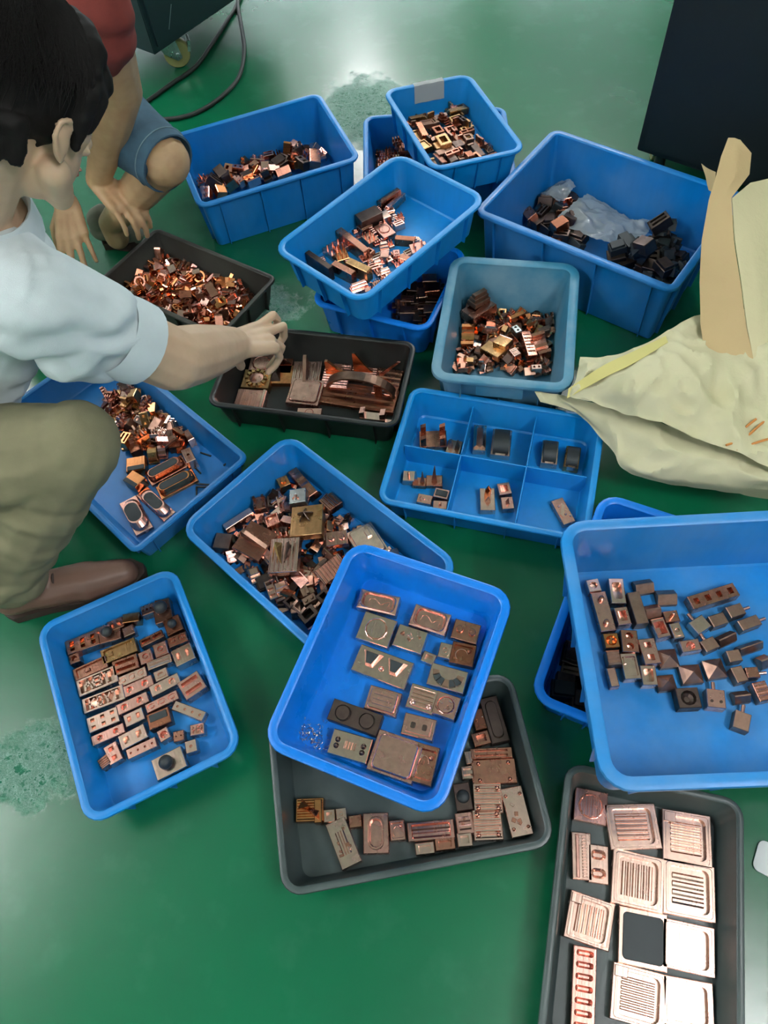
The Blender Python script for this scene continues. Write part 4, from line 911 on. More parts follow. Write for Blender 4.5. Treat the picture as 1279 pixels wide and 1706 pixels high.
def place_item(k, x, y, ang, L, Wd, h, lift, form, mt, label, tilt=None):
    L, Wd, h = L / 1000, Wd / 1000, h / 1000
    me, parts = build_form(form, L, Wd, h, mt)
    nm = form_name(form, L, Wd, h)
    me.name = nm
    o = link(nm, me, None, [M[mt]])
    m = CM[k] @ Matrix.Translation((x / 1000, y / 1000, TH + .0002 + lift / 1000)) @ Matrix.Rotation(R(ang), 4, 'Z')
    if tilt: m = m @ Matrix.Rotation(R(tilt[0]), 4, 'X') @ Matrix.Rotation(R(tilt[1]), 4, 'Y')
    o.matrix_world = m
    tag(o, label, 'copper part', CRATE_GROUP[k])
    for p in parts:
        c = link(p[0], p[1], o, [p[2]])
        if len(p) > 3: c['kind'] = p[3]
    OCC[k].append((x / 1000, y / 1000, max(L, Wd) * .5, (lift / 1000) + h))
    return o

for row in IT:
    k, lift = row[0], row[7]; tl = None
    if lift > 16: tl = (rnd.uniform(-11, 11), rnd.uniform(-11, 11))
    elif lift > 0: tl = (rnd.uniform(-5, 5), rnd.uniform(-5, 5))
    place_item(*row, tilt=tl)
# ------------------------------------------------------------------ loose heaps: every piece is an object of its own
def proto(name, form, L, Wd, h):
    me, parts = build_form(form, L, Wd, h, 'cu'); me.name = name
    if not me.materials: me.materials.append(M['cu'])
    return (name, me, L, Wd, h)
def proto_bm(name, L, Wd, h, fn):
    bm = bmesh.new(); fn(bm); fixn(bm); me = mesh(name, bm); me.materials.append(M['cu']); return (name, me, L, Wd, h)
def f_angle(bm): box(bm, 0, 0, 0, .011, .008, .004, .0005); box(bm, -.008, 0, .004, .003, .008, .014, .0005)
def f_ushape(bm): box(bm, 0, 0, 0, .013, .007, .005, .0005); box(bm, -.0105, 0, .005, .0025, .007, .012); box(bm, .0105, 0, .005, .0025, .007, .012)
def f_pins(bm):
    box(bm, 0, 0, 0, .012, .009, .008, .0006)
    for x in (-.007, 0, .007):
        for y in (-.005, .005): tube(bm, [(x, y, .008), (x, y, .019)], [.0016, .0012], 6)
def f_tee(bm): box(bm, 0, 0, 0, .014, .010, .007, .0006); box(bm, 0, 0, .007, .003, .009, .016, .0005)
def f_rodp(bm): tube(bm, [(-.018, 0, .006), (.016, 0, .006), (.018, 0, .006)], [.006, .006, .004], 10)
def f_wedge(bm): prism(bm, [(-.014, 0), (.014, 0), (.014, .006), (-.010, .018), (-.014, .018)], 'y', -.008, .008)
def f_ring(bm):
    n = 14
    for (z0, z1) in ((0, .008),):
        o = [[(r * math.cos(t), r * math.sin(t), z) for t in [2 * math.pi * i / n for i in range(n)]] for r, z in ((.012, z0), (.012, z1), (.0085, z1), (.0085, z0), (.012, z0))]
        loft(bm, o, False, False)
def f_stair(bm): box(bm, 0, 0, 0, .012, .010, .009, .0006); box(bm, -.003, 0, .009, .008, .008, .006, .0006); box(bm, -.006, 0, .015, .004, .006, .006, .0006)
def f_strip(bm): box(bm, 0, 0, 0, .024, .0045, .004, .0005)
def f_pinrow(bm):
    box(bm, 0, 0, 0, .018, .007, .012, .0006)
    for i in range(4): box(bm, -.0135 + i * .009, 0, .012, .0025, .005, .012, .0006)
PR = {
 'small': [proto_bm('angle_scrap', .022, .016, .016, f_angle), proto_bm('forked_scrap', .026, .014, .016, f_ushape), proto_bm('rod_scrap', .036, .012, .012, f_rodp), proto_bm('wedge_scrap', .028, .016, .016, f_wedge),
           proto_bm('ring_scrap', .024, .024, .008, f_ring), proto('chip_block', '1x1 flat', .018, .013, .010), proto('chip_plate', '1x1 tray', .030, .020, .005), proto_bm('strip_scrap', .048, .009, .004, f_strip), proto('hollow_chip', '1x1 well', .017, .017, .012)],
 'mid': [proto_bm('finned_block', .028, .02, .02, f_tee), proto_bm('stair_block', .024, .02, .02, f_stair), proto_bm('pin_block', .024, .018, .018, f_pins), proto('slotted_block', '1x2 slotx', .032, .022, .020),
         proto('square_hole_block', '2x1 sq', .032, .018, .018), proto('plain_block', '1x1 flat', .026, .018, .020), proto('gable_block', 'roof', .03, .02, .02), proto('pad_plate', '1x1 pad', .04, .03, .014), proto('stud_block', '2x1 stud', .03, .016, .018), proto_bm('wedge_block', .028, .016, .018, f_wedge)],
 'flat': [proto('flat_bar', '1x1 flat', .055, .018, .016), proto('bed_plate', '1x1 tray', .045, .032, .014), proto('open_frame', '1x1 win', .038, .030, .018), proto('pocketed_bar', '2x1 slotx', .05, .02, .018), proto_bm('upright_block', .028, .02, .024, f_tee), proto('low_block', '1x1 flat', .028, .024, .020), proto_bm('corner_block', .022, .016, .018, f_angle)],
 'pins': [proto_bm('pin_row_block', .036, .014, .024, f_pinrow), proto_bm('pin_cluster_block', .024, .018, .019, f_pins)],
 'dark': [proto('dark_block', '1x1 flat', .034, .026, .024), proto('dark_pad_block', '1x1 pad', .04, .03, .02), proto('dark_slot_block', '1x2 slotx', .04, .024, .022), proto_bm('dark_fin_block', .028, .02, .023, f_tee)],
}
HEAPED = []
def inside(p, poly):
    c = False; n = len(poly)
    for i in range(n):
        (x1, y1), (x2, y2) = poly[i], poly[(i + 1) % n]
        if (y1 > p[1]) != (y2 > p[1]) and p[0] < (x2 - x1) * (p[1] - y1) / (y2 - y1) + x1: c = not c
    return c

def heap(k, poly, n, protos, mats, tilt, scale, label, align=None, seed=1, base=0.0, zmax=.1, flip=0.0):
    r = random.Random(seed); L, Wd, H, lip, tp = CR[k][6:11]
    hx, hy = L / 2 - lip - tp - .006, Wd / 2 - lip - tp - .006
    poly = [(max(-hx, min(hx, x / 1000)), max(-hy, min(hy, y / 1000))) for x, y in poly]
    x0, x1 = min(p[0] for p in poly), max(p[0] for p in poly); y0, y1 = min(p[1] for p in poly), max(p[1] for p in poly)
    g = .003; NX, NY = int(2 * hx / g) + 2, int(2 * hy / g) + 2; hm = np.zeros((NX, NY)) + base
    gx = -hx + g * np.arange(NX)[:, None]; gy = -hy + g * np.arange(NY)[None, :]
    for ox, oy, rad, top in OCC[k]:
        m = (gx - ox) ** 2 + (gy - oy) ** 2 < (rad * .75) ** 2; hm[m] = np.maximum(hm[m], top)
    made = 0; tries = 0
    while made < n and tries < n * 40:
        tries += 1
        nm, me, pl, pw, ph = r.choice(protos); sc = r.uniform(*scale)
        x, y = r.uniform(x0, x1), r.uniform(y0, y1)
        if not inside((x, y), poly): continue
        rad = max(pl, pw) * .5 * sc
        if abs(x) > hx - rad * .8 or abs(y) > hy - rad * .8: continue
        m = (gx - x) ** 2 + (gy - y) ** 2 < (rad * .8) ** 2
        if not m.any(): continue
        z = float(np.quantile(hm[m], .75))
        if z > zmax or (tries < n * 12 and z > float(np.median(hm)) + .012): continue
        o = bpy.data.objects.new(nm, me); COL.objects.link(o)
        o.material_slots[0].link = 'OBJECT'; o.material_slots[0].material = M[r.choice(mats)]
        a = r.uniform(0, 360) if align is None else r.choice([0, 90, 90, 180]) + align + r.uniform(-7, 7)
        tx, ty = r.gauss(0, tilt), r.gauss(0, tilt)
        if r.random() < flip: tx += r.choice((90, -90, 180))
        zz = max(0, z - .002 - .12 * rad * min(1, tilt / 15) )
        if abs(tx) > 120: zz += ph * sc
        elif abs(tx) > 45: zz += pw * .5 * sc
        else: zz += abs(math.sin(R(ty))) * pl * .3 * sc
        o.matrix_world = CM[k] @ Matrix.Translation((x, y, TH + zz)) @ Matrix.Rotation(R(a), 4, 'Z') @ Matrix.Rotation(R(tx), 4, 'X') @ Matrix.Rotation(R(ty), 4, 'Y') @ Matrix.Scale(sc, 4)
        tag(o, label, 'copper part', CRATE_GROUP[k]); made += 1; HEAPED.append((o, k, nm, label))
        hm[m] = np.maximum(hm[m], z + ph * sc * .55)
    return made

def bed(k, poly, n, mats, label, hgt, seed, size=(.006, .014)):
    """the uncounted small stuff under a heap, one mesh"""
    r = random.Random(seed); L, Wd, H, lip, tp = CR[k][6:11]; hx, hy = L / 2 - lip - tp - .014, Wd / 2 - lip - tp - .014
    bm = bmesh.new(); i = 0
    poly = [(x / 1000, y / 1000) for x, y in poly]
    while i < n:
        x, y = r.uniform(-hx, hx), r.uniform(-hy, hy)
        if not inside((x, y), poly): continue
        i += 1; s = r.uniform(*size)
        M4 = Matrix.Translation((x, y, TH + r.uniform(0, hgt))) @ Matrix.Rotation(r.uniform(0, 6.3), 4, 'Z') @ Matrix.Rotation(r.gauss(0, .5), 4, 'X')
        box(bm, 0, 0, 0, s * r.uniform(.6, 1.3), s * r.uniform(.4, .8), s * r.uniform(.5, 1.2), 0, r.randrange(len(mats)), M4)
    o = link('copper_scrap_bed', mesh('copper_scrap_bed', bm), None, [M[m] for m in mats]); o.matrix_world = CM[k]
    tag(o, label, 'copper scrap', CRATE_GROUP[k], 'stuff')

S_, M_, F_, P_, D_ = PR['small'], PR['mid'], PR['flat'], PR['pins'], PR['dark']
bed('C15', HEAP['C15'], 700, ['cu3', 'cu4', 'cu_red'], 'fine copper scrap lying between the larger pieces in the dusty black tray', .018, 3)
bed('C5', HEAP['C5'], 260, ['cu3', 'bronze', 'dark'], 'small copper bits deep in the dusty teal crate', .014, 4)
bed('C8', HEAP['C8'], 260, ['cu3', 'cu2', 'dark'], 'small copper bits deep in the heaped blue crate', .010, 5)
heap('C15', HEAP['C15'], 290, S_ + S_ + M_[:2], ['cu4', 'cu4', 'cu2', 'cu3', 'cu_red', 'cu'], 24, (.85, 1.45), 'small orange copper scrap jumbled in the dusty black tray', seed=11, base=.016, zmax=.05, flip=.3)
heap('C8', HEAP['C8'], 125, M_ + S_[:2], ['cu2', 'cu', 'cu3', 'cu', 'bronze', 'cu4', 'dark'], 16, (.8, 1.3), 'small mixed copper block between the larger pieces in the heaped blue crate', seed=12, base=.006, zmax=.05, flip=.2)
heap('C7', HEAP['C7'], 125, M_ + P_ + P_, ['cu2', 'cu3', 'cu', 'cu2', 'brass', 'cu4', 'bronze'], 12, (.85, 1.2), 'small copper block crowded beside the khaki knee', seed=13, zmax=.055, flip=.15)
heap('C5', HEAP['C5'], 75, M_ + S_[:4] + S_[7:8], ['cu3', 'bronze', 'brass', 'cu3', 'cu', 'cu4'], 24, (.7, 1.15), 'small brownish copper piece jumbled in the dusty teal crate', seed=14, base=.012, zmax=.05, flip=.3)
heap('C3', HEAP['C3'], 34, M_[:5] + P_, ['cu2', 'cu3', 'cu', 'cu2'], 3, (.65, .95), 'small stepped or pinned block among the upright fins', align=-25, seed=15, zmax=.004)
heap('C2', HEAP['C2'], 66, F_ + M_[:3], ['bronze', 'brass', 'cu3', 'cu_red', 'bronze', 'dark'], 4, (.8, 1.2), 'dull brown block packed in the tray with the paper slip', align=8, seed=16, base=.012, zmax=.05)
heap('C1', HEAP['C1'], 60, M_ + D_[:2], ['cu2', 'cu3', 'cu2', 'dark', 'cu4'], 14, (1.0, 1.6), 'copper block lying along the near wall of the deep crate', seed=17, base=.03, zmax=.08, flip=.15)
heap('C16', HEAP['C16'], 46, P_, ['cu2', 'cu', 'cu3', 'cu_red'], 5, (.8, 1.1), 'bright pin block in rows inside the covered crate', align=3, seed=18, base=.0, zmax=.05)
heap('C17', HEAP['C17'], 26, D_, ['dark', 'dark', 'cu_red', 'bronze'], 5, (.9, 1.3), 'dark block in the tray under the tilted blue one', align=20, seed=19, base=.01, zmax=.06)
heap('C4', HEAP['C4'], 32, D_ + M_[:1], ['dark', 'graphite', 'dark', 'cu_red', 'cu3'], 14, (1.0, 1.5), 'dark copper block at the near end of the bubble wrap', seed=20, base=.02, zmax=.09, flip=.1)
heap('C4', SPOTS['darkheap'][2], 48, D_, ['graphite', 'dark', 'graphite', 'graphite', 'dark'], 18, (1.0, 1.5), 'blackened copper block past the bubble wrap', seed=21, base=.02, zmax=.10, flip=.2)
heap('C18', [(-75, -215), (75, -215), (75, 0), (-75, 0)], 24, D_, ['dark', 'graphite', 'dark'], 6, (1.0, 1.4), 'dark block', align=10, seed=33, base=.0, zmax=.05)
# each heaped piece is told apart by metal, form, where in its crate it lies and its turn in that spot
MCOL = {'pale_copper': 'pale', 'pink_copper': 'pink', 'brown_copper': 'brown', 'orange_copper': 'orange', 'red_brown_copper': 'reddish', 'yellowed_copper': 'yellowish', 'dull_brown_copper': 'dull', 'dark_tarnished_copper': 'dark', 'graphite': 'black'}
WHERE = {'C15': 'dusty black tray', 'C8': 'heaped blue crate', 'C7': 'tray by the khaki knee', 'C5': 'dusty teal crate', 'C3': 'half-full stacked tray', 'C2': 'paper-slip tray', 'C1': 'deep crate by the denim', 'C16': 'covered pin-block crate', 'C17': 'tray under the stacked one', 'C4': 'large deep crate', 'C18': 'crate under the worn tray'}
bpy.context.view_layer.update(); spots_ = {}
for o, k, nm, lb in HEAPED:
    p = o.matrix_world.translation; c0 = CM[k].translation; L, Wd = CR[k][6:8]; e = .17 * min(L, Wd)
    zn = ('far ' if p.y - c0.y > e else 'near ' if p.y - c0.y < -e else 'middle ') + ('right' if p.x - c0.x > e else 'left' if p.x - c0.x < -e else 'centre')
    zn = zn.replace('middle centre', 'middle').replace('far centre', 'far side').replace('near centre', 'near side')
    spots_.setdefault((k, MCOL[o.material_slots[0].material.name], nm.replace('_', ' '), zn), []).append((p.y, o))
ORD = ['nearest'] + [w + ' nearest' for w in 'second third fourth fifth sixth seventh eighth ninth tenth eleventh twelfth thirteenth fourteenth fifteenth sixteenth seventeenth eighteenth nineteenth twentieth'.split()]
for (k, mc, nm, zn), lst in spots_.items():
    lst.sort(key=lambda v: v[0])
    for i, (_, o) in enumerate(lst):
        pre = 'lone' if len(lst) == 1 else ORD[i]
        o['label'] = '%s %s %s, %s of the %s' % (pre, mc, nm, zn, WHERE[k])
# thin black graphite rods lying loose on the tray floor
pr = SPOTS['rods'][2]
rod_lab = ['black rod beside the pale end block', 'black rod alone towards the far wall', 'black rod, first of the slanting pair', 'black rod, second of the slanting pair', 'short black rod touching the slanting pair',
           'black rod on top of a small cross of rods', 'black rod pointing across the tray floor', 'black rod half hidden behind the pale end block', 'black rod closest to the orange-stepped block']
for i in range(9):
    a, b = Vector(pr[2 * i]) / 1000, Vector(pr[2 * i + 1]) / 1000; d = b - a
    bm = bmesh.new(); box(bm, 0, 0, 0, d.length / 2, .0019, .0035, .0006)
    o = link('graphite_rod', mesh('graphite_rod', bm), None, [M['graphite']])
    c = (a + b) / 2; o.matrix_world = CM['C7'] @ Matrix.Translation((c.x, c.y, TH + (.0038 if i in (5, 8) else .0002))) @ Matrix.Rotation(math.atan2(d.y, d.x), 4, 'Z')
    tag(o, 'thin ' + rod_lab[i], 'rod', 'loose black rods')
# copper shavings in the bright tray
r5 = random.Random(5); bm = bmesh.new()
for i in range(150):
    t = abs(r5.gauss(0, .4)); c = Vector((-.112, -.157, 0)) + Vector((r5.gauss(0, .016), r5.gauss(0, .014), 0)) + Vector((.07, -.02, 0)) * (max(0, t - .3) * r5.random())
    c.x = max(-.138, c.x); c.y = max(-.182, c.y)
    a0 = r5.uniform(0, 6.3); ln = r5.uniform(.002, .007); pts = []
    for j in range(4):
        pts.append((c.x + math.cos(a0 + j * .5) * ln * j / 3, c.y + math.sin(a0 + j * .5) * ln * j / 3, TH + .0008 + .002 * r5.random()))
    tube(bm, pts, .00045, 3)
o = link('metal_shavings', mesh('metal_shavings', bm), None, [M['shaving']]); o.matrix_world = CM['C10']
tag(o, 'curly metal shavings scattered in the corner of the bright blue tray', 'shavings', None, 'stuff')
# white paper slip folded over the far rim of the upper tray
t = 'C2'; L, Wd, H, lip, tp = CR[t][6:11]
prof = [(Wd / 2 + .0012, H - .012), (Wd / 2 + .0012, H + .0008), (Wd / 2 - .006, H + .0014), (Wd / 2 - lip - .0052, H + .001), (Wd / 2 - lip - .0075, H - .012), (Wd / 2 - lip - tp * .55 - .0065, H - .048)]
bm = bmesh.new(); rows = []
for i in range(9):
    x = -.044 + .096 * i / 8; rows.append([(x, y, z + .0006 * math.sin(i * 1.7 + j)) for j, (y, z) in enumerate(prof)])
vr = [[bm.verts.new(p) for p in r_] for r_ in rows]
for a, b in zip(vr, vr[1:]):
    for i in range(len(prof) - 1): bm.faces.new((a[i], a[i + 1], b[i + 1], b[i]))
bmesh.ops.solidify(bm, geom=bm.faces[:], thickness=.0004)
M['paper'] = NT('white_paper').set(Base_Color=lin((235, 240, 240)), Roughness=.85)
o = link('paper_slip', mesh('paper_slip', bm), None, [M['paper']]); o.matrix_world = CM[t]
tag(o, 'blank white paper slip hanging over the far rim of a blue tray', 'paper')
# bubble wrap in the large deep crate
q = NT('bubble_wrap'); q.bump(q.noise(60, 3), .5, .004); M['wrap'] = q.set(Base_Color=lin((205, 216, 220)), Roughness=.14, Alpha=.58, Specular_IOR_Level=.8)
def wrap(name, corners, zf, label, nu=44, nv=30, bub=.0022):
    bm = bmesh.new(); vs = []
    A, B, C_, D = [Vector(c) for c in corners]
    for i in range(nu + 1):
        row = []
        for j in range(nv + 1):
            u, v = i / nu, j / nv; p = (A * (1 - u) + B * u) * (1 - v) + (D * (1 - u) + C_ * u) * v
            z = zf(u, v) + .018 * noise.noise((p.x * 22, p.y * 22, 3)) + .006 * noise.noise((p.x * 60, p.y * 60, 9))
            z += bub * ((i % 2) * ((j + (i // 2) % 2) % 2))
            row.append(bm.verts.new((p.x + .005 * noise.noise((u * 9, v * 9, 1)), p.y + .005 * noise.noise((u * 9, v * 9, 7)), max(TH + .002, z))))
        vs.append(row)
    for i in range(nu):
        for j in range(nv): bm.faces.new((vs[i][j], vs[i + 1][j], vs[i + 1][j + 1], vs[i][j + 1]))
    bmesh.ops.solidify(bm, geom=bm.faces[:], thickness=.0005)
    o = link(name, mesh(name, bm, 60), None, [M['wrap']]); o.matrix_world = CM['C4']; tag(o, label, 'bubble wrap', 'bubble wrap in the deep crate')
wrap('bubble_wrap', [(-.15, .03), (-.13, .168), (.09, .145), (.10, .0)], lambda u, v: .066 + .012 * math.sin(u * 3.1), 'clear bubble wrap sheet between two groups of dark pieces')
wrap('bubble_wrap', [(-.245, .09), (-.235, .172), (-.17, .174), (-.175, .085)], lambda u, v: .075 + .01 * math.sin(v * 3), 'small crumpled bubble wrap lying over dark pieces at one end', 18, 16)
# ------------------------------------------------------------------ machine cabinets, caster, cable
M['cab_dark'] = NT('dark_teal_lacquer').set(Base_Color=lin((20, 38, 44)), Roughness=.45)
M['cab_black'] = NT('black_lacquer').set(Base_Color=lin((14, 22, 26)), Roughness=.45)
M['rubber'] = NT('black_rubber').set(Base_Color=lin((22, 30, 26)), Roughness=.6)
M['zinc'] = metal('zinc_plate', (200, 212, 210), .3, .2)
M['wheel'] = NT('yellowed_nylon').set(Base_Color=lin((150, 152, 96)), Roughness=.4)
M['scratch'] = NT('scratched_lacquer').set(Base_Color=lin((110, 128, 130)), Roughness=.6)

def caster(name, loc, rz, label, sc=1.0):
    t = empty(name, loc, (0, 0, R(rz))); t.scale = (sc, sc, sc); tag(t, label, 'caster', 'cabinet casters')
    bm = bmesh.new(); box(bm, 0, 0, .104, .04, .034, .005, .001); link('top_plate', mesh('top_plate', bm), t, [M['zinc']])
    bm = bmesh.new(); tube(bm, [(0, 0, .09), (0, 0, .104)], .024, 16); link('swivel_bearing', mesh('swivel_bearing', bm, 40), t, [M['zinc']])
    for s in (-1, 1):
        bm = bmesh.new(); prism(bm, [(-.03, .092), (.026, .092), (.03, .07), (.036, .03), (.022, .024), (-.012, .05)], 'y', s * .022 - .0015, s * .022 + .0015); fixn(bm); link('fork_plate', mesh('fork_plate', bm), t, [M['zinc']])
    bm = bmesh.new(); prism(bm, [(-.03, .089), (.026, .089), (.026, .092), (-.03, .092)], 'y', -.023, .023); fixn(bm); link('fork_bridge', mesh('fork_bridge', bm), t, [M['zinc']])
    bm = bmesh.new(); n = 24; x, z = .024, .0375
    loft(bm, [[(x + r * math.cos(a), y, z + r * math.sin(a)) for a in [2 * math.pi * i / n for i in range(n)]] for y, r in ((-.016, .03), (-.016, .035), (-.013, .0375), (.013, .0375), (.016, .035), (.016, .03))]); fixn(bm); link('wheel', mesh('wheel', bm, 40), t, [M['wheel']])
    bm = bmesh.new(); tube(bm, [(x, -.028, z), (x, .028, z)], .008, 6); link('axle_bolt', mesh('axle_bolt', bm), t, [M['zinc']])
    bm = bmesh.new(); box(bm, .05, 0, .05, .004, .018, .03, .001, 0, Matrix.Rotation(R(12), 4, 'Y')); link('brake_pedal', mesh('brake_pedal', bm), t, [M['zinc']])

def cabinet(name, corner, u, v, du, dv, z0, z1, mat, label, extra=None):
    u = Vector(u).normalized(); v = Vector(v).normalized()
    t = empty(name, (corner[0], corner[1], 0), (0, 0, math.atan2(u.y, u.x))); tag(t, label, 'cabinet', 'machine cabinets')
    bm = bmesh.new(); box(bm, du / 2, dv / 2, z0, du / 2, dv / 2, z1 - z0, .004); bmesh.ops.bevel(bm, geom=bm.edges[:], offset=.003, segments=2, affect='EDGES'); link('body', mesh('body', bm, 40), t, [mat])
    bm = bmesh.new(); box(bm, du / 2, -.004, z0 + .02, du / 2 - .02, .004, z1 - z0 - .04, 0); link('front_panel', mesh('front_panel', bm), t, [mat])
    for x in (.06, du - .06) if z0 < .1 else ():
        for y in (.06, dv - .06):
            bm = bmesh.new(); tube(bm, [(x, y, 0), (x, y, .006), (x, y, z0)], [.026, .02, .014], 12); link('levelling_foot', mesh('levelling_foot', bm, 40), t, [M['rubber']])
    return t
c = (0.896, 1.982, 0.09)
cabinet('machine_cabinet', c, (.74, -.67, 0), (.67, .74, 0), .95, .6, .09, 1.15, M['cab_black'], 'tall black cabinet behind the large deep crate and paper sack')
c = (-0.591, 2.760, 0.145)
t = cabinet('machine_cabinet', c, (.67, .74, 0), (-.74, .67, 0), .62, .55, .145, 1.0, M['cab_dark'], 'dark teal cabinet with a pale scratch, above the zinc caster')
bm = bmesh.new(); box(bm, .10, -.0088, .19, .0012, .0006, .075, 0, 0); bmesh.ops.rotate(bm, cent=(.10, 0, .22), matrix=Matrix.Rotation(R(32), 3, 'Y'), verts=bm.verts[:]); link('scratch_mark', mesh('scratch_mark', bm), t, [M['scratch']])
c = (-0.553, 2.955, 0)
caster('swivel_caster', (c[0] - .03, c[1] + .0, 0), 12, 'zinc swivel caster with a yellowed wheel beside the black cable', 1.3)
c = (0.965, 2.023, 0.03)
caster('swivel_caster', (c[0] + .03, c[1] + .05, 0), -100, 'zinc caster half hidden under the black cabinet behind a crate', .7)
def cable(pts, label):
    bm = bmesh.new(); tube(bm, spline(pts, 8), .0075, 8); o = link('power_cable', mesh('power_cable', bm, 60), None, [M['rubber']]); tag(o, label, 'cable', 'floor cables')
cable([(-0.856, 2.548, 0.0077), (-0.675, 2.721, 0.0077), (-0.580, 2.825, 0.0077), (-0.493, 2.918, 0.0077), (-0.432, 3.062, 0.0077), (-0.371, 3.227, 0.0077), (-0.327, 3.359, 0.0077), (-0.284, 3.576, 0.0077)], 'black cable running straight past the caster wheel')
cable([(-0.320, 3.585, 0.0077), (-0.326, 3.350, 0.0117), (-0.314, 3.167, 0.0077), (-0.305, 2.988, 0.0077), (-0.327, 2.815, 0.0077), (-0.389, 2.703, 0.0077), (-0.465, 2.630, 0.0077), (-0.539, 2.602, 0.0077), (-0.636, 2.608, 0.0077), (-0.755, 2.616, 0.0077)], 'black cable curving round towards the denim knee')
# white rounded card at the frame edge beside the glaring tray
c = (0.608, 0.053, 0.03)
bm = bmesh.new(); rrl(bm, [(.05, .028, .012, 0), (.05, .028, .012, .0035), (.049, .027, .011, .004)], 5)
o = link('plastic_card', mesh('plastic_card', bm, 40), None, [M['paper']]); o.location = (c[0] + .02, c[1] - .005, .0006); o.rotation_euler = (0, 0, R(-35)); tag(o, 'pale rounded white card lying beside the glaring tray at the frame edge', 'card')

# ------------------------------------------------------------------ paper sack: two lying layers and a standing folded panel
def sheet_mat(name, c, c2, scale=18, weave=0):
    q = NT(name); f = q.noise(scale, 5, .6); g = q.noise(4, 3)
    b1 = q.n('Bump', Strength=.35, Distance=.006); q.l(q.noise(26, 4, .6), b1.inputs['Height'])
    q.l(b1.outputs[0], q.b.inputs['Normal'])
    return q.set(Base_Color=q.mix(q.ramp(g, [(.3, 0.0), (.7, 1.0)]), lin(c), lin(c2)), Roughness=.75)
M['sack'] = sheet_mat('pale_paper_sack', (216, 210, 174), (204, 200, 160))
M['sack_face'] = sheet_mat('cream_paper', (216, 208, 166), (208, 200, 158))
M['kraft'] = sheet_mat('tan_kraft_board', (196, 172, 126), (184, 160, 116))
M['orange_print'] = NT('orange_print').set(Base_Color=lin((196, 132, 70)), Roughness=.8)
M['yellow_band'] = NT('yellow_band').set(Base_Color=lin((216, 206, 130)), Roughness=.8)

def patch_sheet(name, rows, parent, mat, nu=8, nv=6, wr=.006, thick=.0016, seed=0, fr=13, straight=False):
    """surface through rows of 3-D points"""
    def poly(pts, n): return [V0 * (1 - k / n) + V1 * (k / n) for V0, V1 in zip(map(Vector, pts), map(Vector, pts[1:])) for k in range(n)] + [Vector(pts[-1])]
    sp = poly if straight else spline
    R1 = [sp(r_, nu) for r_ in rows]
    cols = [sp([r_[i] for r_ in R1], nv) for i in range(len(R1[0]))]
    bm = bmesh.new(); vs = []
    for col in cols:
        row = []
        for p in col:
            w_ = noise.noise((p.x * 5, p.y * 5, seed + 70))
            d = (1.3 - 3.2 * abs(noise.noise((p.x * fr * .55 + w_, p.y * fr * .55, seed + p.z * fr)))) + .7 - 1.8 * abs(noise.noise((p.x * fr * 1.5, p.y * fr * 1.5 + w_, seed + 5 + p.z * fr)))
            e = noise.noise((p.x * fr, p.y * fr, seed + 40))
            row.append(bm.verts.new((p.x + wr * .5 * e, p.y - wr * .4 * d, p.z + wr * d)))
        vs.append(row)
    for a, b in zip(vs, vs[1:]):
        for i in range(len(a) - 1): bm.faces.new((a[i], b[i], b[i + 1], a[i + 1]))
    bmesh.ops.recalc_face_normals(bm, faces=bm.faces[:])
    bmesh.ops.solidify(bm, geom=bm.faces[:], thickness=thick)
    return link(name, mesh(name, bm, 38), parent, [mat])
sk = empty('paper_sack', (0, 0, 0)); tag(sk, 'crumpled pale paper sack with orange print lying beside the divided tray', 'sack')
patch_sheet('upper_layer', [[(0.502, 1.146, 0.15), (0.554, 1.115, 0.19), (0.613, 1.099, 0.22), (0.696, 1.126, 0.235), (0.795, 1.163, 0.23), (0.961, 1.151, 0.22)],
  [(0.479, 1.085, 0.16), (0.532, 1.047, 0.21), (0.598, 1.022, 0.245), (0.676, 1.025, 0.25), (0.763, 1.037, 0.24), (0.907, 1.022, 0.23)],
  [(0.459, 1.048, 0.16), (0.521, 1.000, 0.205), (0.597, 0.962, 0.23), (0.665, 0.935, 0.235), (0.742, 0.918, 0.22), (0.868, 0.901, 0.21)],
  [(0.450, 1.033, 0.15), (0.494, 0.999, 0.17), (0.571, 0.930, 0.19), (0.647, 0.879, 0.19), (0.724, 0.829, 0.18), (0.829, 0.758, 0.17)]], sk, M['sack'], 16, 13, .013, seed=2)
patch_sheet('lower_layer', [[(0.384, 1.080, 0.135), (0.453, 1.060, 0.13), (0.527, 1.019, 0.13), (0.613, 0.948, 0.15), (0.728, 0.879, 0.14), (0.856, 0.786, 0.13)],
  [(0.388, 1.071, 0.13), (0.456, 1.042, 0.125), (0.524, 0.973, 0.125), (0.593, 0.881, 0.15), (0.702, 0.811, 0.15), (0.838, 0.749, 0.14)],
  [(0.392, 1.063, 0.125), (0.478, 1.025, 0.115), (0.529, 0.935, 0.105), (0.560, 0.852, 0.115), (0.668, 0.798, 0.12), (0.849, 0.748, 0.11)],
  [(0.395, 1.058, 0.12), (0.484, 1.017, 0.108), (0.524, 0.932, 0.095), (0.548, 0.858, 0.085), (0.668, 0.804, 0.08), (0.865, 0.746, 0.07)]], sk, M['sack'], 16, 13, .010, seed=9)
patch_sheet('yellow_band', [[(0.452, 1.047, 0.172), (0.521, 1.061, 0.216), (0.590, 1.078, 0.232), (0.671, 1.100, 0.247)], [(0.444, 1.024, 0.167), (0.517, 1.026, 0.22), (0.584, 1.037, 0.246), (0.666, 1.074, 0.256)]], sk, M['yellow_band'], 8, 4, .002, .001)
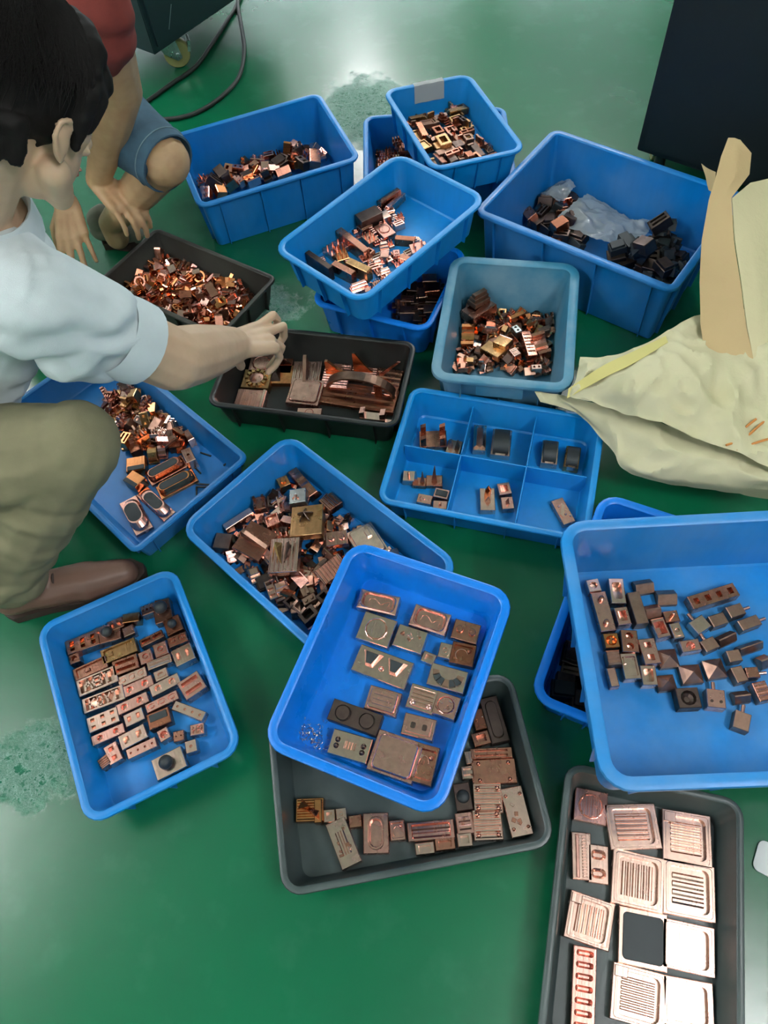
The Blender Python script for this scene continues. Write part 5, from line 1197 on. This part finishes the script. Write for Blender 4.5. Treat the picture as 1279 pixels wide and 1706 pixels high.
for pts in ([(0.729, 0.826, 0.193), (0.770, 0.836, 0.195), (0.824, 0.869, 0.2), (0.866, 0.885, 0.2)], [(0.747, 0.812, 0.19), (0.797, 0.824, 0.193), (0.847, 0.831, 0.195)], [(0.746, 0.852, 0.2), (0.773, 0.857, 0.2), (0.806, 0.874, 0.205)]):
    bm = bmesh.new(); tube(bm, [Vector(p) + Vector((0, 0, .004)) for p in spline(pts, 5)], .0026, 5); link('printed_line', mesh('printed_line', bm), sk, [M['orange_print']])
st = empty('kraft_panel', (0.792, 0.920, 0.17)); tag(st, 'tan and cream folded kraft paper panel standing on the crumpled sack', 'cardboard')
st_rows = [(1212,231,1233,233,.50), (1200,262,1250,256,.48)]
def world_child(o, par): o.matrix_parent_inverse = Matrix.Translation(par.location).inverted(); return o
tan = [[(0.832, 1.405, 0.5), (0.845, 1.402, 0.5), (0.856, 1.395, 0.5)], [(0.816, 1.380, 0.475), (0.847, 1.375, 0.48), (0.881, 1.379, 0.475)], [(0.802, 1.347, 0.445), (0.835, 1.332, 0.455), (0.872, 1.343, 0.45)],
  [(0.789, 1.319, 0.415), (0.807, 1.304, 0.425), (0.825, 1.298, 0.43)], [(0.770, 1.257, 0.365), (0.798, 1.239, 0.375), (0.825, 1.228, 0.38)], [(0.755, 1.182, 0.315), (0.792, 1.165, 0.325), (0.828, 1.152, 0.33)],
  [(0.747, 1.109, 0.262), (0.791, 1.086, 0.27), (0.833, 1.068, 0.27)], [(0.746, 0.988, 0.2), (0.798, 0.975, 0.205), (0.846, 0.967, 0.205)], [(0.766, 0.919, 0.168), (0.813, 0.915, 0.168), (0.862, 0.910, 0.168)]]
world_child(patch_sheet('tan_panel', tan, st, M['kraft'], 5, 4, .0015, .003, 3, 7, True), st)
crm = [[(0.825, 1.298, 0.43), (0.881, 1.340, 0.43), (0.948, 1.360, 0.42), (1.024, 1.374, 0.41)], [(0.825, 1.228, 0.38), (0.862, 1.227, 0.375), (0.923, 1.234, 0.36), (0.993, 1.233, 0.35)], [(0.828, 1.152, 0.33), (0.866, 1.151, 0.325), (0.914, 1.159, 0.31), (0.984, 1.157, 0.3)],
  [(0.833, 1.068, 0.27), (0.858, 1.065, 0.268), (0.899, 1.066, 0.26), (0.968, 1.064, 0.25)], [(0.846, 0.967, 0.205), (0.862, 0.965, 0.205), (0.896, 0.963, 0.2), (0.953, 0.962, 0.19)], [(0.862, 0.910, 0.168), (0.875, 0.908, 0.168), (0.900, 0.904, 0.168), (0.939, 0.900, 0.165)]]
world_child(patch_sheet('cream_panel', crm, st, M['sack_face'], 5, 4, .002, .002, 6, 7, True), st)
world_child(patch_sheet('torn_corner', [[(0.827, 1.467, 0.4), (0.832, 1.438, 0.405), (0.839, 1.416, 0.41)], [(0.826, 1.436, 0.395), (0.828, 1.406, 0.4), (0.829, 1.388, 0.405)], [(0.822, 1.390, 0.385), (0.824, 1.378, 0.39), (0.822, 1.367, 0.395)]], st, M['kraft'], 4, 4, .001, .001), st)
# ------------------------------------------------------------------ people: one continuous body each, clothing and hair as children
def skin_mat(name, c, c2):
    q = NT(name); f = q.noise(22, 4); q.bump(q.noise(260, 3), .10, .001)
    q.b.inputs['Subsurface Weight'].default_value = .12; q.b.inputs['Subsurface Radius'].default_value = (.012, .004, .002)
    return q.set(Base_Color=q.mix(q.ramp(f, [(.35, 0.0), (.75, 1.0)]), lin(c), lin(c2)), Roughness=.5)
M['skin'] = skin_mat('light_skin', (212, 182, 152), (200, 168, 138))
M['skin_tan'] = skin_mat('tanned_skin', (200, 166, 126), (182, 146, 108))
M['shirt'] = cloth('white_cotton', (222, 234, 238), 700, .9, .05)
M['khaki'] = cloth('khaki_cotton', (128, 124, 96), 800, .9, .12)
M['denim'] = cloth('blue_denim', (70, 104, 126), 1100, .9, .3, .5)
M['denim_pale'] = cloth('pale_denim_hem', (128, 156, 166), 1100, .9, .2, .4)
M['red_cloth'] = cloth('red_brown_cotton', (128, 52, 44), 700, .9, .2)
M['hair'] = NT('black_hair').set(Base_Color=lin((20, 18, 17)), Roughness=.72, Specular_IOR_Level=.18)
M['leather'] = NT('brown_leather').set(Base_Color=lin((104, 78, 66)), Roughness=.45)
M['sole'] = NT('dark_sole').set(Base_Color=lin((48, 34, 26)), Roughness=.7)
M['grey_shoe'] = NT('grey_shoe_fabric').set(Base_Color=lin((112, 116, 100)), Roughness=.8)
M['lip'] = NT('lip').set(Base_Color=lin((168, 104, 92)), Roughness=.5)
M['eye'] = NT('eye').set(Base_Color=lin((40, 30, 26)), Roughness=.2)
V = Vector

def capsule(bm, p0, p1, r0, r1, n=12, flat=None):
    """closed tapered capsule; flat=(axis, factor) squeezes it"""
    p0, p1 = V(p0), V(p1); d = p1 - p0; ln = max(d.length, 1e-5); d = d / ln
    s = d.cross(V((0, 0, 1)));  s = s.normalized() if s.length > .05 else d.cross(V((1, 0, 0))).normalized(); t = s.cross(d); rings = []
    for c, r, e0, e1 in ((p0, r0, -84, 0), (p1, r1, 0, 84)):
        for k in range(5):
            e = R(e0 + (e1 - e0) * k / 4); cc = c + d * (r * math.sin(e)); rad = r * math.cos(e); ring = []
            for i in range(n):
                a = 2 * math.pi * i / n; off = rad * (math.cos(a) * s + math.sin(a) * t)
                if flat is not None: ax = flat[0]; off = off - ax * off.dot(ax) * (1 - flat[1])
                ring.append(tuple(cc + off))
            rings.append(ring)
    loft(bm, rings)

def ell(bm, c, rad, rot=None, n=18, m=12):
    c = V(c); rings = []
    for j in range(1, m):
        e = math.pi * j / m - math.pi / 2; ring = []
        for i in range(n):
            a = 2 * math.pi * i / n; p = V((rad[0] * math.cos(e) * math.cos(a), rad[1] * math.cos(e) * math.sin(a), rad[2] * math.sin(e)))
            ring.append(tuple(c + (rot @ p if rot else p)))
        rings.append(ring)
    loft(bm, rings)

def blob(name, bm, vox, smooth_it, mat, parent, disp=None, sm_f=.5):
    """fuse overlapping solids into one continuous smooth surface"""
    fixn(bm); me = bpy.data.meshes.new(name); bm.to_mesh(me); bm.free()
    o = bpy.data.objects.new(name, me); COL.objects.link(o)
    md = o.modifiers.new('r', 'REMESH'); md.mode = 'VOXEL'; md.voxel_size = vox
    ms = o.modifiers.new('s', 'SMOOTH'); ms.iterations = smooth_it; ms.factor = sm_f
    dg = bpy.context.evaluated_depsgraph_get(); m2 = bpy.data.meshes.new_from_object(o.evaluated_get(dg))
    bpy.data.objects.remove(o, do_unlink=True); bpy.data.meshes.remove(me)
    m2.name = name
    if disp:
        nv = len(m2.vertices); co = np.empty(nv * 3); no = np.empty(nv * 3); m2.vertices.foreach_get('co', co); m2.vertices.foreach_get('normal', no)
        co = co.reshape(-1, 3); no = no.reshape(-1, 3)
        d = np.array([disp(c) for c in co]); co = co + no * d[:, None]; m2.vertices.foreach_set('co', co.ravel()); m2.update()
    m2.polygons.foreach_set('use_smooth', [True] * len(m2.polygons))
    m2.materials.clear(); m2.materials.append(mat)
    ob = bpy.data.objects.new(name, m2); COL.objects.link(ob)
    if parent is not None: ob.parent = parent; ob.matrix_parent_inverse = Matrix.Translation(parent.location).inverted()
    return ob

def chain(bm, pts, rad):
    for i in range(len(pts) - 1): capsule(bm, pts[i], pts[i + 1], rad[i], rad[i + 1])

def hand(bm, wrist, d, n, side, curl, spread=.09, sc=1.0, thumb=(.55, .25)):
    """wrist point, finger direction d, back-of-hand normal n, side = +1 if the thumb lies on d x n; curl: four lists of three bends (index..little)"""
    wrist, d, n = V(wrist), V(d).normalized(), V(n); n = (n - d * n.dot(d)).normalized(); s = d.cross(n) * side; tips = []
    lens = ((.044, .026, .021), (.048, .030, .022), (.045, .028, .022), (.035, .021, .019))
    for i in range(4):
        off = (1.5 - i) * .0205 * sc; k = wrist + d * ((.088, .091, .087, .078)[i] * sc) + s * off
        capsule(bm, wrist + s * off * .55 + d * .008, k, .0155 * sc, .0125 * sc, 10)
        a = (1.5 - i) * spread; fd = (d * math.cos(a) + s * math.sin(a)).normalized(); cur = 0; p = k; r = (.0098, .0100, .0096, .0085)[i] * sc
        for j in range(3):
            cur += curl[i][j]; q = p + (fd * math.cos(cur) - n * math.sin(cur)) * lens[i][j] * sc
            capsule(bm, p, q, r, r * .92, 10); p = q; r *= .93
        tips.append(p)
    b = wrist + d * .022 * sc + s * .022 * sc - n * .006; e = b + (d * .55 + s * thumb[0] - n * thumb[1]).normalized() * .046 * sc
    f = e + (d * .9 + s * .12 - n * (thumb[1] + .25)).normalized() * .034 * sc; g = f + (d * .9 - s * .05 - n * (thumb[1] + .45)).normalized() * .026 * sc
    capsule(bm, b, e, .0155 * sc, .0125 * sc, 10); capsule(bm, e, f, .0122 * sc, .0108 * sc, 10); capsule(bm, f, g, .0108 * sc, .0095 * sc, 10)
    return tips

# ---- the man in the white shirt, squatting, reaching over the black tray
A_KNEE, A_ANK, A_HIP = V((-0.529, 0.832, 0.47)), V((-0.802, 0.766, 0.13)), V((-0.874, 0.851, 0.4))
A_SH, A_EL, A_WR = V((-0.504, 0.942, 0.7)), V((-0.364, 1.013, 0.46)), V((-0.285, 1.171, 0.315))
A_NECK = V((-0.551, 1.038, 0.8)); A_HEAD = V((-0.426, 1.054, 0.95))
pa = empty('person', (A_ANK.x, A_ANK.y, 0)); tag(pa, 'black-haired person in white shirt and khaki trousers squatting and reaching over the black tray', 'person')
hf = V((.54, .62, -.57)).normalized(); hl = V((0, 0, 1)).cross(hf).normalized(); hl = (hl + V((0, 0, .10))).normalized(); hu = hf.cross(hl).normalized(); hl = hu.cross(hf)
HR = Matrix((hf, hl, hu)).transposed()
def hp(x, y, z): return A_HEAD + HR @ (V((x, y, z)) * 1.06)
bm = bmesh.new()
ell(bm, hp(0, 0, .025), (.096, .077, .092), HR, 22, 14); ell(bm, hp(.035, 0, -.06), (.062, .057, .070), HR); ell(bm, hp(.068, 0, -.108), (.026, .028, .022), HR)
ell(bm, hp(.05, 0, -.02), (.055, .062, .05), HR); chain(bm, [hp(.088, 0, -.012), hp(.108, 0, -.045)], [.008, .014]); ell(bm, hp(.098, .017, -.052), (.01, .009, .008), HR, 8, 6); ell(bm, hp(.098, -.017, -.052), (.01, .009, .008), HR, 8, 6)
for s in (-1, 1):
    capsule(bm, hp(.082, s * .018, .008), hp(.076, s * .046, .006), .007, .006)                      # brow
    capsule(bm, hp(.018, s * .058, -.07), hp(.055, s * .03, -.112), .024, .02)                    # jaw line
    ell(bm, hp(.006, s * .080, -.022), (.014, .008, .027), HR, 14, 10); chain(bm, [hp(.016, s * .084, -.008), hp(.008, s * .090, .006), hp(-.008, s * .093, .004), hp(-.014, s * .092, -.014), hp(-.006, s * .087, -.034), hp(.006, s * .082, -.046)], [.004, .0045, .005, .005, .0045, .006])   # ear
chain(bm, [hp(-.035, 0, -.05), A_NECK + V((-.01, 0, .02)), A_NECK + (A_SH - A_NECK) * .1 + V((-.05, .03, -.08))], [.058, .060, .075])
chest = V((-0.649, 1.032, 0.68)); belly = V((-0.852, 1.000, 0.47))
chain(bm, [A_NECK + V((-.03, .03, -.06)), chest, belly, A_HIP + V((.02, .06, 0))], [.08, .125, .12, .11])
A_SH2 = chest + (chest - A_SH) * .9; chain(bm, [A_SH, chest, A_SH2], [.055, .08, .055])
chain(bm, [A_SH, A_EL], [.062, .062]); chain(bm, [A_EL, A_EL + (A_WR - A_EL) * .35, A_EL + (A_WR - A_EL) * .75, A_WR], [.062, .060, .051, .042])
A_EL2 = A_SH2 + V((-.04, -.02, -.28)); A_WR2 = A_EL2 + V((-.02, .03, -.22)); chain(bm, [A_SH2, A_EL2, A_WR2], [.052, .044, .03])
hand(bm, A_WR2, (.1, .1, -.9), (.9, 0, .1), 1, [(.3, .4, .3)] * 4)
chain(bm, [A_HIP, A_KNEE], [.075, .055]); chain(bm, [A_KNEE, A_KNEE + (A_ANK - A_KNEE) * .4, A_ANK, A_ANK + V((0, 0, -.06))], [.052, .05, .034, .034])
A_HIP2 = A_HIP + V((-.22, .12, .0)); A_KN2 = A_HIP2 + V((.04, .27, .08)); A_AN2 = A_KN2 + V((-.06, -.05, -.40)); A_AN2.z = .09
chain(bm, [A_HIP2, A_KN2, A_AN2], [.075, .055, .034]); chain(bm, [A_HIP, A_HIP2], [.09, .09])
# right hand: two fingers lifted, thumb and others closing on the disc plate below
d_ = V((-0.211, 1.239, 0.27)) - A_WR
hand(bm, A_WR, (d_.x, d_.y, d_.z - .01), (-.10, -.25, .95), -1, [(-.45, 1.15, .7), (-.15, 1.25, .8), (.55, 1.1, .6), (.8, 1.0, .5)], .05, 1.22, (.2, .9))
body_a = blob('body', bm, .0042, 5, M['skin'], pa)
# face details
bm = bmesh.new(); ell(bm, hp(.094, 0, -.078), (.008, .022, .005), HR, 10, 6); ell(bm, hp(.092, 0, -.086), (.008, .019, .005), HR, 10, 6); blob('lips', bm, .002, 2, M['lip'], pa)
for s in (-1, 1):
    bm = bmesh.new(); ell(bm, hp(.079, s * .031, -.010), (.008, .012, .006), HR, 10, 8); fixn(bm); world = link('eye', mesh('eye', bm, 60), pa, [M['eye']]); world.matrix_parent_inverse = Matrix.Translation(pa.location).inverted()
# hair: cap with a ragged edge plus strands
bm = bmesh.new(); rh = random.Random(3)
ell(bm, hp(-.008, 0, .034), (.108, .089, .098), HR, 26, 16); ell(bm, hp(-.055, 0, -.005), (.055, .070, .060), HR); ell(bm, hp(.05, 0, .07), (.058, .074, .055), HR); ell(bm, hp(.078, 0, .045), (.036, .070, .048), HR); ell(bm, hp(.045, -.03, .035), (.05, .058, .055), HR); ell(bm, hp(.045, .03, .035), (.05, .058, .055), HR)
for s in (-1, 1): capsule(bm, hp(.040, s * .070, .03), hp(.036, s * .072, -.030), .022, .008); capsule(bm, hp(.062, s * .060, .03), hp(.064, s * .058, -.012), .022, .008)
for i in range(60):
    a = rh.uniform(math.pi * .56, math.pi * 1.44); p = V((-.03 + .075 * math.cos(a), .078 * math.sin(a), -.01)); e = p * 1.0 + V((.004 * rh.uniform(-1, 1), 0, -.036 - .012 * rh.random()))
    e.x *= .92; e.y *= .92; capsule(bm, hp(*p), hp(*e), .012, .005, 6)
def hair_disp(c): return .0035 * noise.noise((c[0] * 60, c[1] * 60, c[2] * 60)) + .003 * noise.noise((c[0] * 25, c[1] * 25, c[2] * 25 + 4))
hair = blob('hair', bm, .0036, 2, M['hair'], pa, hair_disp)
bm = bmesh.new()
crown = V((-.045, .01, .118))
for i in range(5200):
    a = rh.uniform(0, 2 * math.pi); e0 = rh.uniform(.0, 1.15)
    def surf(e, a):
        return V((-.010 + .110 * math.sin(e) * math.cos(a), .090 * math.sin(e) * math.sin(a), .034 + .100 * math.cos(e)))
    pts = []; tw = rh.uniform(-.25, .25); lift = rh.uniform(.997, 1.03); e1 = e0 + rh.uniform(.35, .75)
    for j in range(5):
        e = e0 + (e1 - e0) * j / 4; p = surf(e, a + tw * j / 4); c0 = V((-.01, 0, .034)); p = c0 + (p - c0) * (1 + (lift - 1) * (.3 + .3 * j))
        pts.append(p)
    if pts[-1].z < -.02 and pts[-1].x > -.02 and not (pts[-1].x < .05 and pts[-1].z > -.045): continue
    if pts[-1].z < -.066 or (pts[-1].x > .075 and pts[-1].z < .035): continue
    P4 = [hp(*p) for p in pts]; w = .0007
    side = (P4[1] - P4[0]).cross(P4[0] - A_HEAD).normalized() * w; up = (P4[0] - A_HEAD).normalized() * w
    rings = [[tuple(p + side * f), tuple(p - side * f), tuple(p + up * 1.6 * f)] for p, f in zip(P4, (.6, 1, 1, .8, .2))]
    loft(bm, rings, False, False)
o = link('hair_strands', mesh('hair_strands', bm, 60), pa, [M['hair']]); o.matrix_parent_inverse = Matrix.Translation(pa.location).inverted(); o['kind'] = 'stuff'
# shirt
slv = A_SH + (A_EL - A_SH) * .50
bm = bmesh.new()
chain(bm, [A_NECK + (A_SH - A_NECK) * .1 + V((-.05, .03, -.10)), chest + V((0, -.01, 0)), belly + V((0, -.01, -.02))], [.10, .150, .155])
chain(bm, [A_SH + V((-.02, 0, -.01)), chest, A_SH2], [.085, .11, .08]); chain(bm, [A_NECK + V((-.045, .02, -.045)), A_SH], [.06, .073])
chain(bm, [A_SH, slv], [.084, .074])
capsule(bm, A_SH + V((.02, .0, -.10)), slv + V((-.03, -.02, -.045)), .075, .04)
A_SL2 = A_SH2 + (A_EL2 - A_SH2) * .7; chain(bm, [A_SH2, A_SL2], [.08, .066])
ax = (slv - A_SH).normalized()
def shirt_disp(c):
    p = V(c); u = (p - A_SH).dot(ax); w = noise.noise((p.x * 9, p.y * 9, p.z * 9)) ; q_ = math.sin((p.z * 55 + p.x * 30 + 5 * w))
    return .004 * w * 1.6 + .0046 * q_ * (1 if u > -.05 else .6) + .0016 * noise.noise((p.x * 30, p.y * 30, p.z * 30))
shirt = blob('shirt', bm, .006, 4, M['shirt'], pa, shirt_disp)
bm = bmesh.new(); n = 28; up = (hp(-.035, 0, -.05) - A_NECK).normalized(); s_ = up.cross(V((0, 1, 0))).normalized(); t_ = s_.cross(up); c0 = A_NECK + V((-.008, .01, .022))
loft(bm, [[tuple(c0 + up * z + r * (math.cos(a) * s_ + math.sin(a) * t_)) for a in [2 * math.pi * i / n for i in range(n)]] for z, r in ((-.055, .108), (-.022, .092), (.004, .083), (.008, .080), (.004, .077), (-.035, .082))], False, False)
fixn(bm); o = link('collar', mesh('collar', bm, 60), pa, [M['shirt']]); o.matrix_parent_inverse = Matrix.Translation(pa.location).inverted()
bm = bmesh.new(); s_ = ax.cross(V((0, 0, 1))).normalized(); t_ = s_.cross(ax); c0 = slv + ax * .046
loft(bm, [[tuple(c0 + ax * z + r * (math.cos(a) * s_ + math.sin(a) * t_)) for a in [2 * math.pi * i / n for i in range(n)]] for z, r in ((-.05, .074), (-.01, .0775), (.014, .0765), (.014, .072), (-.02, .066))], False, False)
fixn(bm); o = link('sleeve_hem', mesh('sleeve_hem', bm, 60), pa, [M['shirt']]); o.matrix_parent_inverse = Matrix.Translation(pa.location).inverted()
# trousers
bm = bmesh.new(); hem = A_ANK + (A_KNEE - A_ANK) * .02
chain(bm, [A_HIP, A_HIP + (A_KNEE - A_HIP) * .6, A_KNEE + V((-.02, 0, -.01))], [.115, .105, .082]); chain(bm, [A_KNEE, A_KNEE + (hem - A_KNEE) * .35 + V((-.02, 0, 0)), hem + V((-.03, 0, .02)), hem], [.078, .088, .080, .070])
capsule(bm, A_HIP + (A_KNEE - A_HIP) * .45 + V((0, 0, -.08)), A_KNEE + (hem - A_KNEE) * .45 + V((-.05, 0, 0)), .085, .07)
chain(bm, [A_HIP2, A_KN2, A_KN2 + (A_AN2 - A_KN2) * .9], [.115, .085, .07]); chain(bm, [A_HIP, A_HIP2], [.125, .125])
pk = V((-0.574, 0.831, 0.36))
kx = (A_ANK - A_KNEE).normalized()
def tr_disp(c):
    p = V(c); u = (p - A_KNEE).dot(kx); w = noise.noise((p.x * 8, p.y * 8, p.z * 8)); g = max(0, min(1, (u + .02) / .10))
    return .004 * w + g * (.0030 * math.sin(u * 70 + 4.5 * w + p.x * 26) + .0012 * math.sin(u * 150 + 5 * w)) + .0012 * noise.noise((p.x * 34, p.y * 34, p.z * 34))
blob('trousers', bm, .006, 4, M['khaki'], pa, tr_disp)
bm = bmesh.new(); pts = [(-0.607, 0.776, 0.365), (-0.581, 0.800, 0.378), (-0.554, 0.816, 0.388), (-0.531, 0.830, 0.396)]
nrm = V((.35, -.75, .55)).normalized(); rows = []
for k, p in enumerate(pts): rows.append([tuple(V(p) + nrm * .004), tuple(V(p) + nrm * .009), tuple(V(p) + nrm * .009 + V((.012, .0, -.026))), tuple(V(p) + nrm * .003 + V((.012, 0, -.028)))])
loft(bm, rows); fixn(bm); o = link('pocket_flap', mesh('pocket_flap', bm, 50), pa, [M['khaki']]); o.matrix_parent_inverse = Matrix.Translation(pa.location).inverted()
def shoe(parent, heel, toe, mats, w=.046, h=.055, nm='shoe'):
    heel, toe = V(heel), V(toe); d = toe - heel; d.z = 0; ln = d.length; d.normalize(); s = d.cross(V((0, 0, 1))); b0 = V((heel.x, heel.y, 0))
    def q(x, y, z): return b0 + d * (x * ln) + s * y + V((0, 0, z))
    bm = bmesh.new(); capsule(bm, q(.10, 0, .055), q(.30, 0, .058), .038, .04); capsule(bm, q(.15, 0, .085), q(.28, 0, .095), .040, .038); capsule(bm, q(.3, 0, .055), q(.62, 0, .040), .042, .044); capsule(bm, q(.62, .004, .038), q(.86, .004, .032), .046, .034)
    up_ = blob(nm, bm, .0045, 5, mats[0], parent)
    bm = bmesh.new(); outl = [(.0, .018), (.06, .034), (.3, .034), (.55, .044), (.75, .049), (.92, .036), (1.0, .012)]; pts = [(x, y) for x, y in outl] + [(x, -y * .95) for x, y in outl[::-1]]
    loft(bm, [[tuple(q(x, y, z)) for x, y in pts] for z in (.001, .024)]); fixn(bm)
    o = link('sole', mesh('sole', bm, 50), up_, [mats[1]])
    for k in range(4):
        bm = bmesh.new(); x = .36 + k * .075; z = .098 - k * .008; tube(bm, spline([q(x, -.026, z - .016), q(x, 0, z + .001), q(x, .026, z - .016)], 4), .0035, 6); o = link('lace', mesh('lace', bm, 60), up_, [mats[1]])
shoe(pa, (-0.873, 0.749, 0.03), (-0.561, 0.807, 0.03), (M['leather'], M['sole']))
shoe(pa, (A_AN2.x - .07, A_AN2.y - .02, 0), (A_AN2.x + .19, A_AN2.y + .05, 0), (M['leather'], M['sole']))

# ---- the second person behind, hands over the scrap tray
B_SH, B_EL, B_WR = V((-0.444, 1.686, 0.78)), V((-0.486, 1.782, 0.56)), V((-0.659, 1.881, 0.28))
B_KN, B_HIP, B_ANK = V((-0.447, 1.803, 0.36)), V((-0.678, 2.074, 0.42)), V((-0.698, 1.940, 0.1))
pb = empty('person', (B_ANK.x, B_ANK.y, 0)); tag(pb, 'person in red-brown shirt and denim shorts squatting behind, both hands at the scrap tray', 'person')
bm = bmesh.new()
bch = B_SH + V((-.16, .10, -.02)); bbe = B_HIP + V((-.10, .10, .08))
chain(bm, [bch, bbe], [.12, .12]); chain(bm, [B_SH, bch], [.055, .09]); B_SH2 = bch + V((-.12, -.12, 0)); chain(bm, [bch, B_SH2], [.09, .055])
bh = bch + V((.10, -.02, .27)); chain(bm, [bch + V((.02, 0, .08)), bh + V((-.01, 0, -.08))], [.06, .055]); ell(bm, bh, (.095, .078, .115), None, 22, 14); ell(bm, bh + V((.05, -.01, -.05)), (.055, .055, .065)); chain(bm, [bh + V((.09, -.02, .0)), bh + V((.108, -.02, -.03))], [.008, .013])
for s in (-1, 1): ell(bm, bh + V((0, s * .079, -.015)), (.017, .009, .03), None, 10, 8)
chain(bm, [B_SH, B_EL], [.060, .052]); chain(bm, [B_EL, B_EL + (B_WR - B_EL) * .3, B_WR], [.052, .050, .033])
hd = V((-0.558, 1.786, 0.21)) - B_WR
hand(bm, B_WR, hd, (.25, -.2, .9), -1, [(.55, .55, .3), (.5, .55, .3), (.45, .55, .35), (.4, .5, .35)], .07, 1.08, (.5, .6))
W2 = V((-0.762, 1.865, 0.235)); E2 = W2 + V((-.16, .10, .16)); chain(bm, [B_SH2, E2, W2], [.055, .046, .031])
hand(bm, W2, V((-0.762, 1.779, 0.175)) - W2, (.15, -.55, .8), 1, [(.3, .35, .25), (.25, .35, .25), (.25, .3, .25), (.3, .3, .25)], .13, 1.08, (.5, .5))
chain(bm, [B_HIP, B_KN], [.085, .060]); capsule(bm, B_HIP + (B_KN - B_HIP) * .8, B_KN, .066, .066); chain(bm, [B_KN, B_KN + (B_ANK - B_KN) * .4, B_ANK, B_ANK + V((0, 0, -.05))], [.060, .055, .036, .036])
B_HIP2 = B_HIP + V((-.22, -.02, 0)); B_KN2 = V((B_KN.x - .62, B_KN.y - .10, .40)); B_AN2 = V((B_ANK.x - .42, B_ANK.y - .02, .08)); chain(bm, [B_HIP2, B_KN2, B_AN2, B_AN2 + V((0, 0, -.04))], [.085, .06, .036, .036]); chain(bm, [B_HIP, B_HIP2], [.11, .11]); chain(bm, [bbe, B_HIP], [.11, .1])
blob('body', bm, .0046, 5, M['skin_tan'], pb)
bm = bmesh.new(); ell(bm, bh + V((-.008, 0, .025)), (.103, .086, .105), None, 22, 14); blob('hair', bm, .006, 2, M['hair'], pb, hair_disp)
bm = bmesh.new(); se = B_SH + (B_EL - B_SH) * .36; chain(bm, [B_SH, se], [.072, .064]); chain(bm, [B_SH + V((-.02, .01, 0)), bch, bbe], [.085, .145, .14]); chain(bm, [B_SH + V((-.03, .02, -.05)), V((-0.614, 1.905, 0.62)), bbe], [.09, .11, .13]); chain(bm, [bch, B_SH2, B_SH2 + (E2 - B_SH2) * .45], [.12, .08, .066])
def fold(c): return .004 * noise.noise((c[0] * 12, c[1] * 12, c[2] * 12)) + .002 * math.sin(c[2] * 90 + c[0] * 40)
blob('shirt', bm, .007, 4, M['red_cloth'], pb, fold)
bm = bmesh.new(); kx2 = (B_KN - B_HIP).normalized(); hm = B_HIP + kx2 * ((B_KN - B_HIP).length - .040)
chain(bm, [B_HIP, hm], [.115, .080]); chain(bm, [B_HIP, B_HIP2], [.13, .13]); chain(bm, [B_HIP2, B_HIP2 + (B_KN2 - B_HIP2) * .8], [.115, .085])
blob('denim_shorts', bm, .007, 4, M['denim'], pb, fold)
bm = bmesh.new(); s_ = kx2.cross(V((0, 0, 1))).normalized(); t_ = s_.cross(kx2); n = 28
loft(bm, [[tuple(hm + kx2 * z + r * (math.cos(a) * s_ + math.sin(a) * t_)) for a in [2 * math.pi * i / n for i in range(n)]] for z, r in ((-.02, .081), (.03, .080), (.056, .0775), (.056, .073), (.02, .066))], False, False)
fixn(bm); o = link('shorts_hem', mesh('shorts_hem', bm, 60), pb, [M['denim']]); o.matrix_parent_inverse = Matrix.Translation(pb.location).inverted()
bm = bmesh.new(); pts = [tuple(hm + kx2 * .028 + .0812 * (math.cos(a) * s_ + math.sin(a) * t_)) for a in [2 * math.pi * i / 40 for i in range(41)]]; tube(bm, pts, .0016, 5)
o = link('hem_stitch', mesh('hem_stitch', bm, 60), pb, [M['denim_pale']]); o.matrix_parent_inverse = Matrix.Translation(pb.location).inverted()
shoe(pb, (B_ANK.x - .06, B_ANK.y + .045, 0), (-0.643, 1.976, 0.02), (M['grey_shoe'], M['sole']))
shoe(pb, (B_AN2.x - .07, B_AN2.y, 0), (B_AN2.x + .19, B_AN2.y - .02, 0), (M['grey_shoe'], M['sole']))
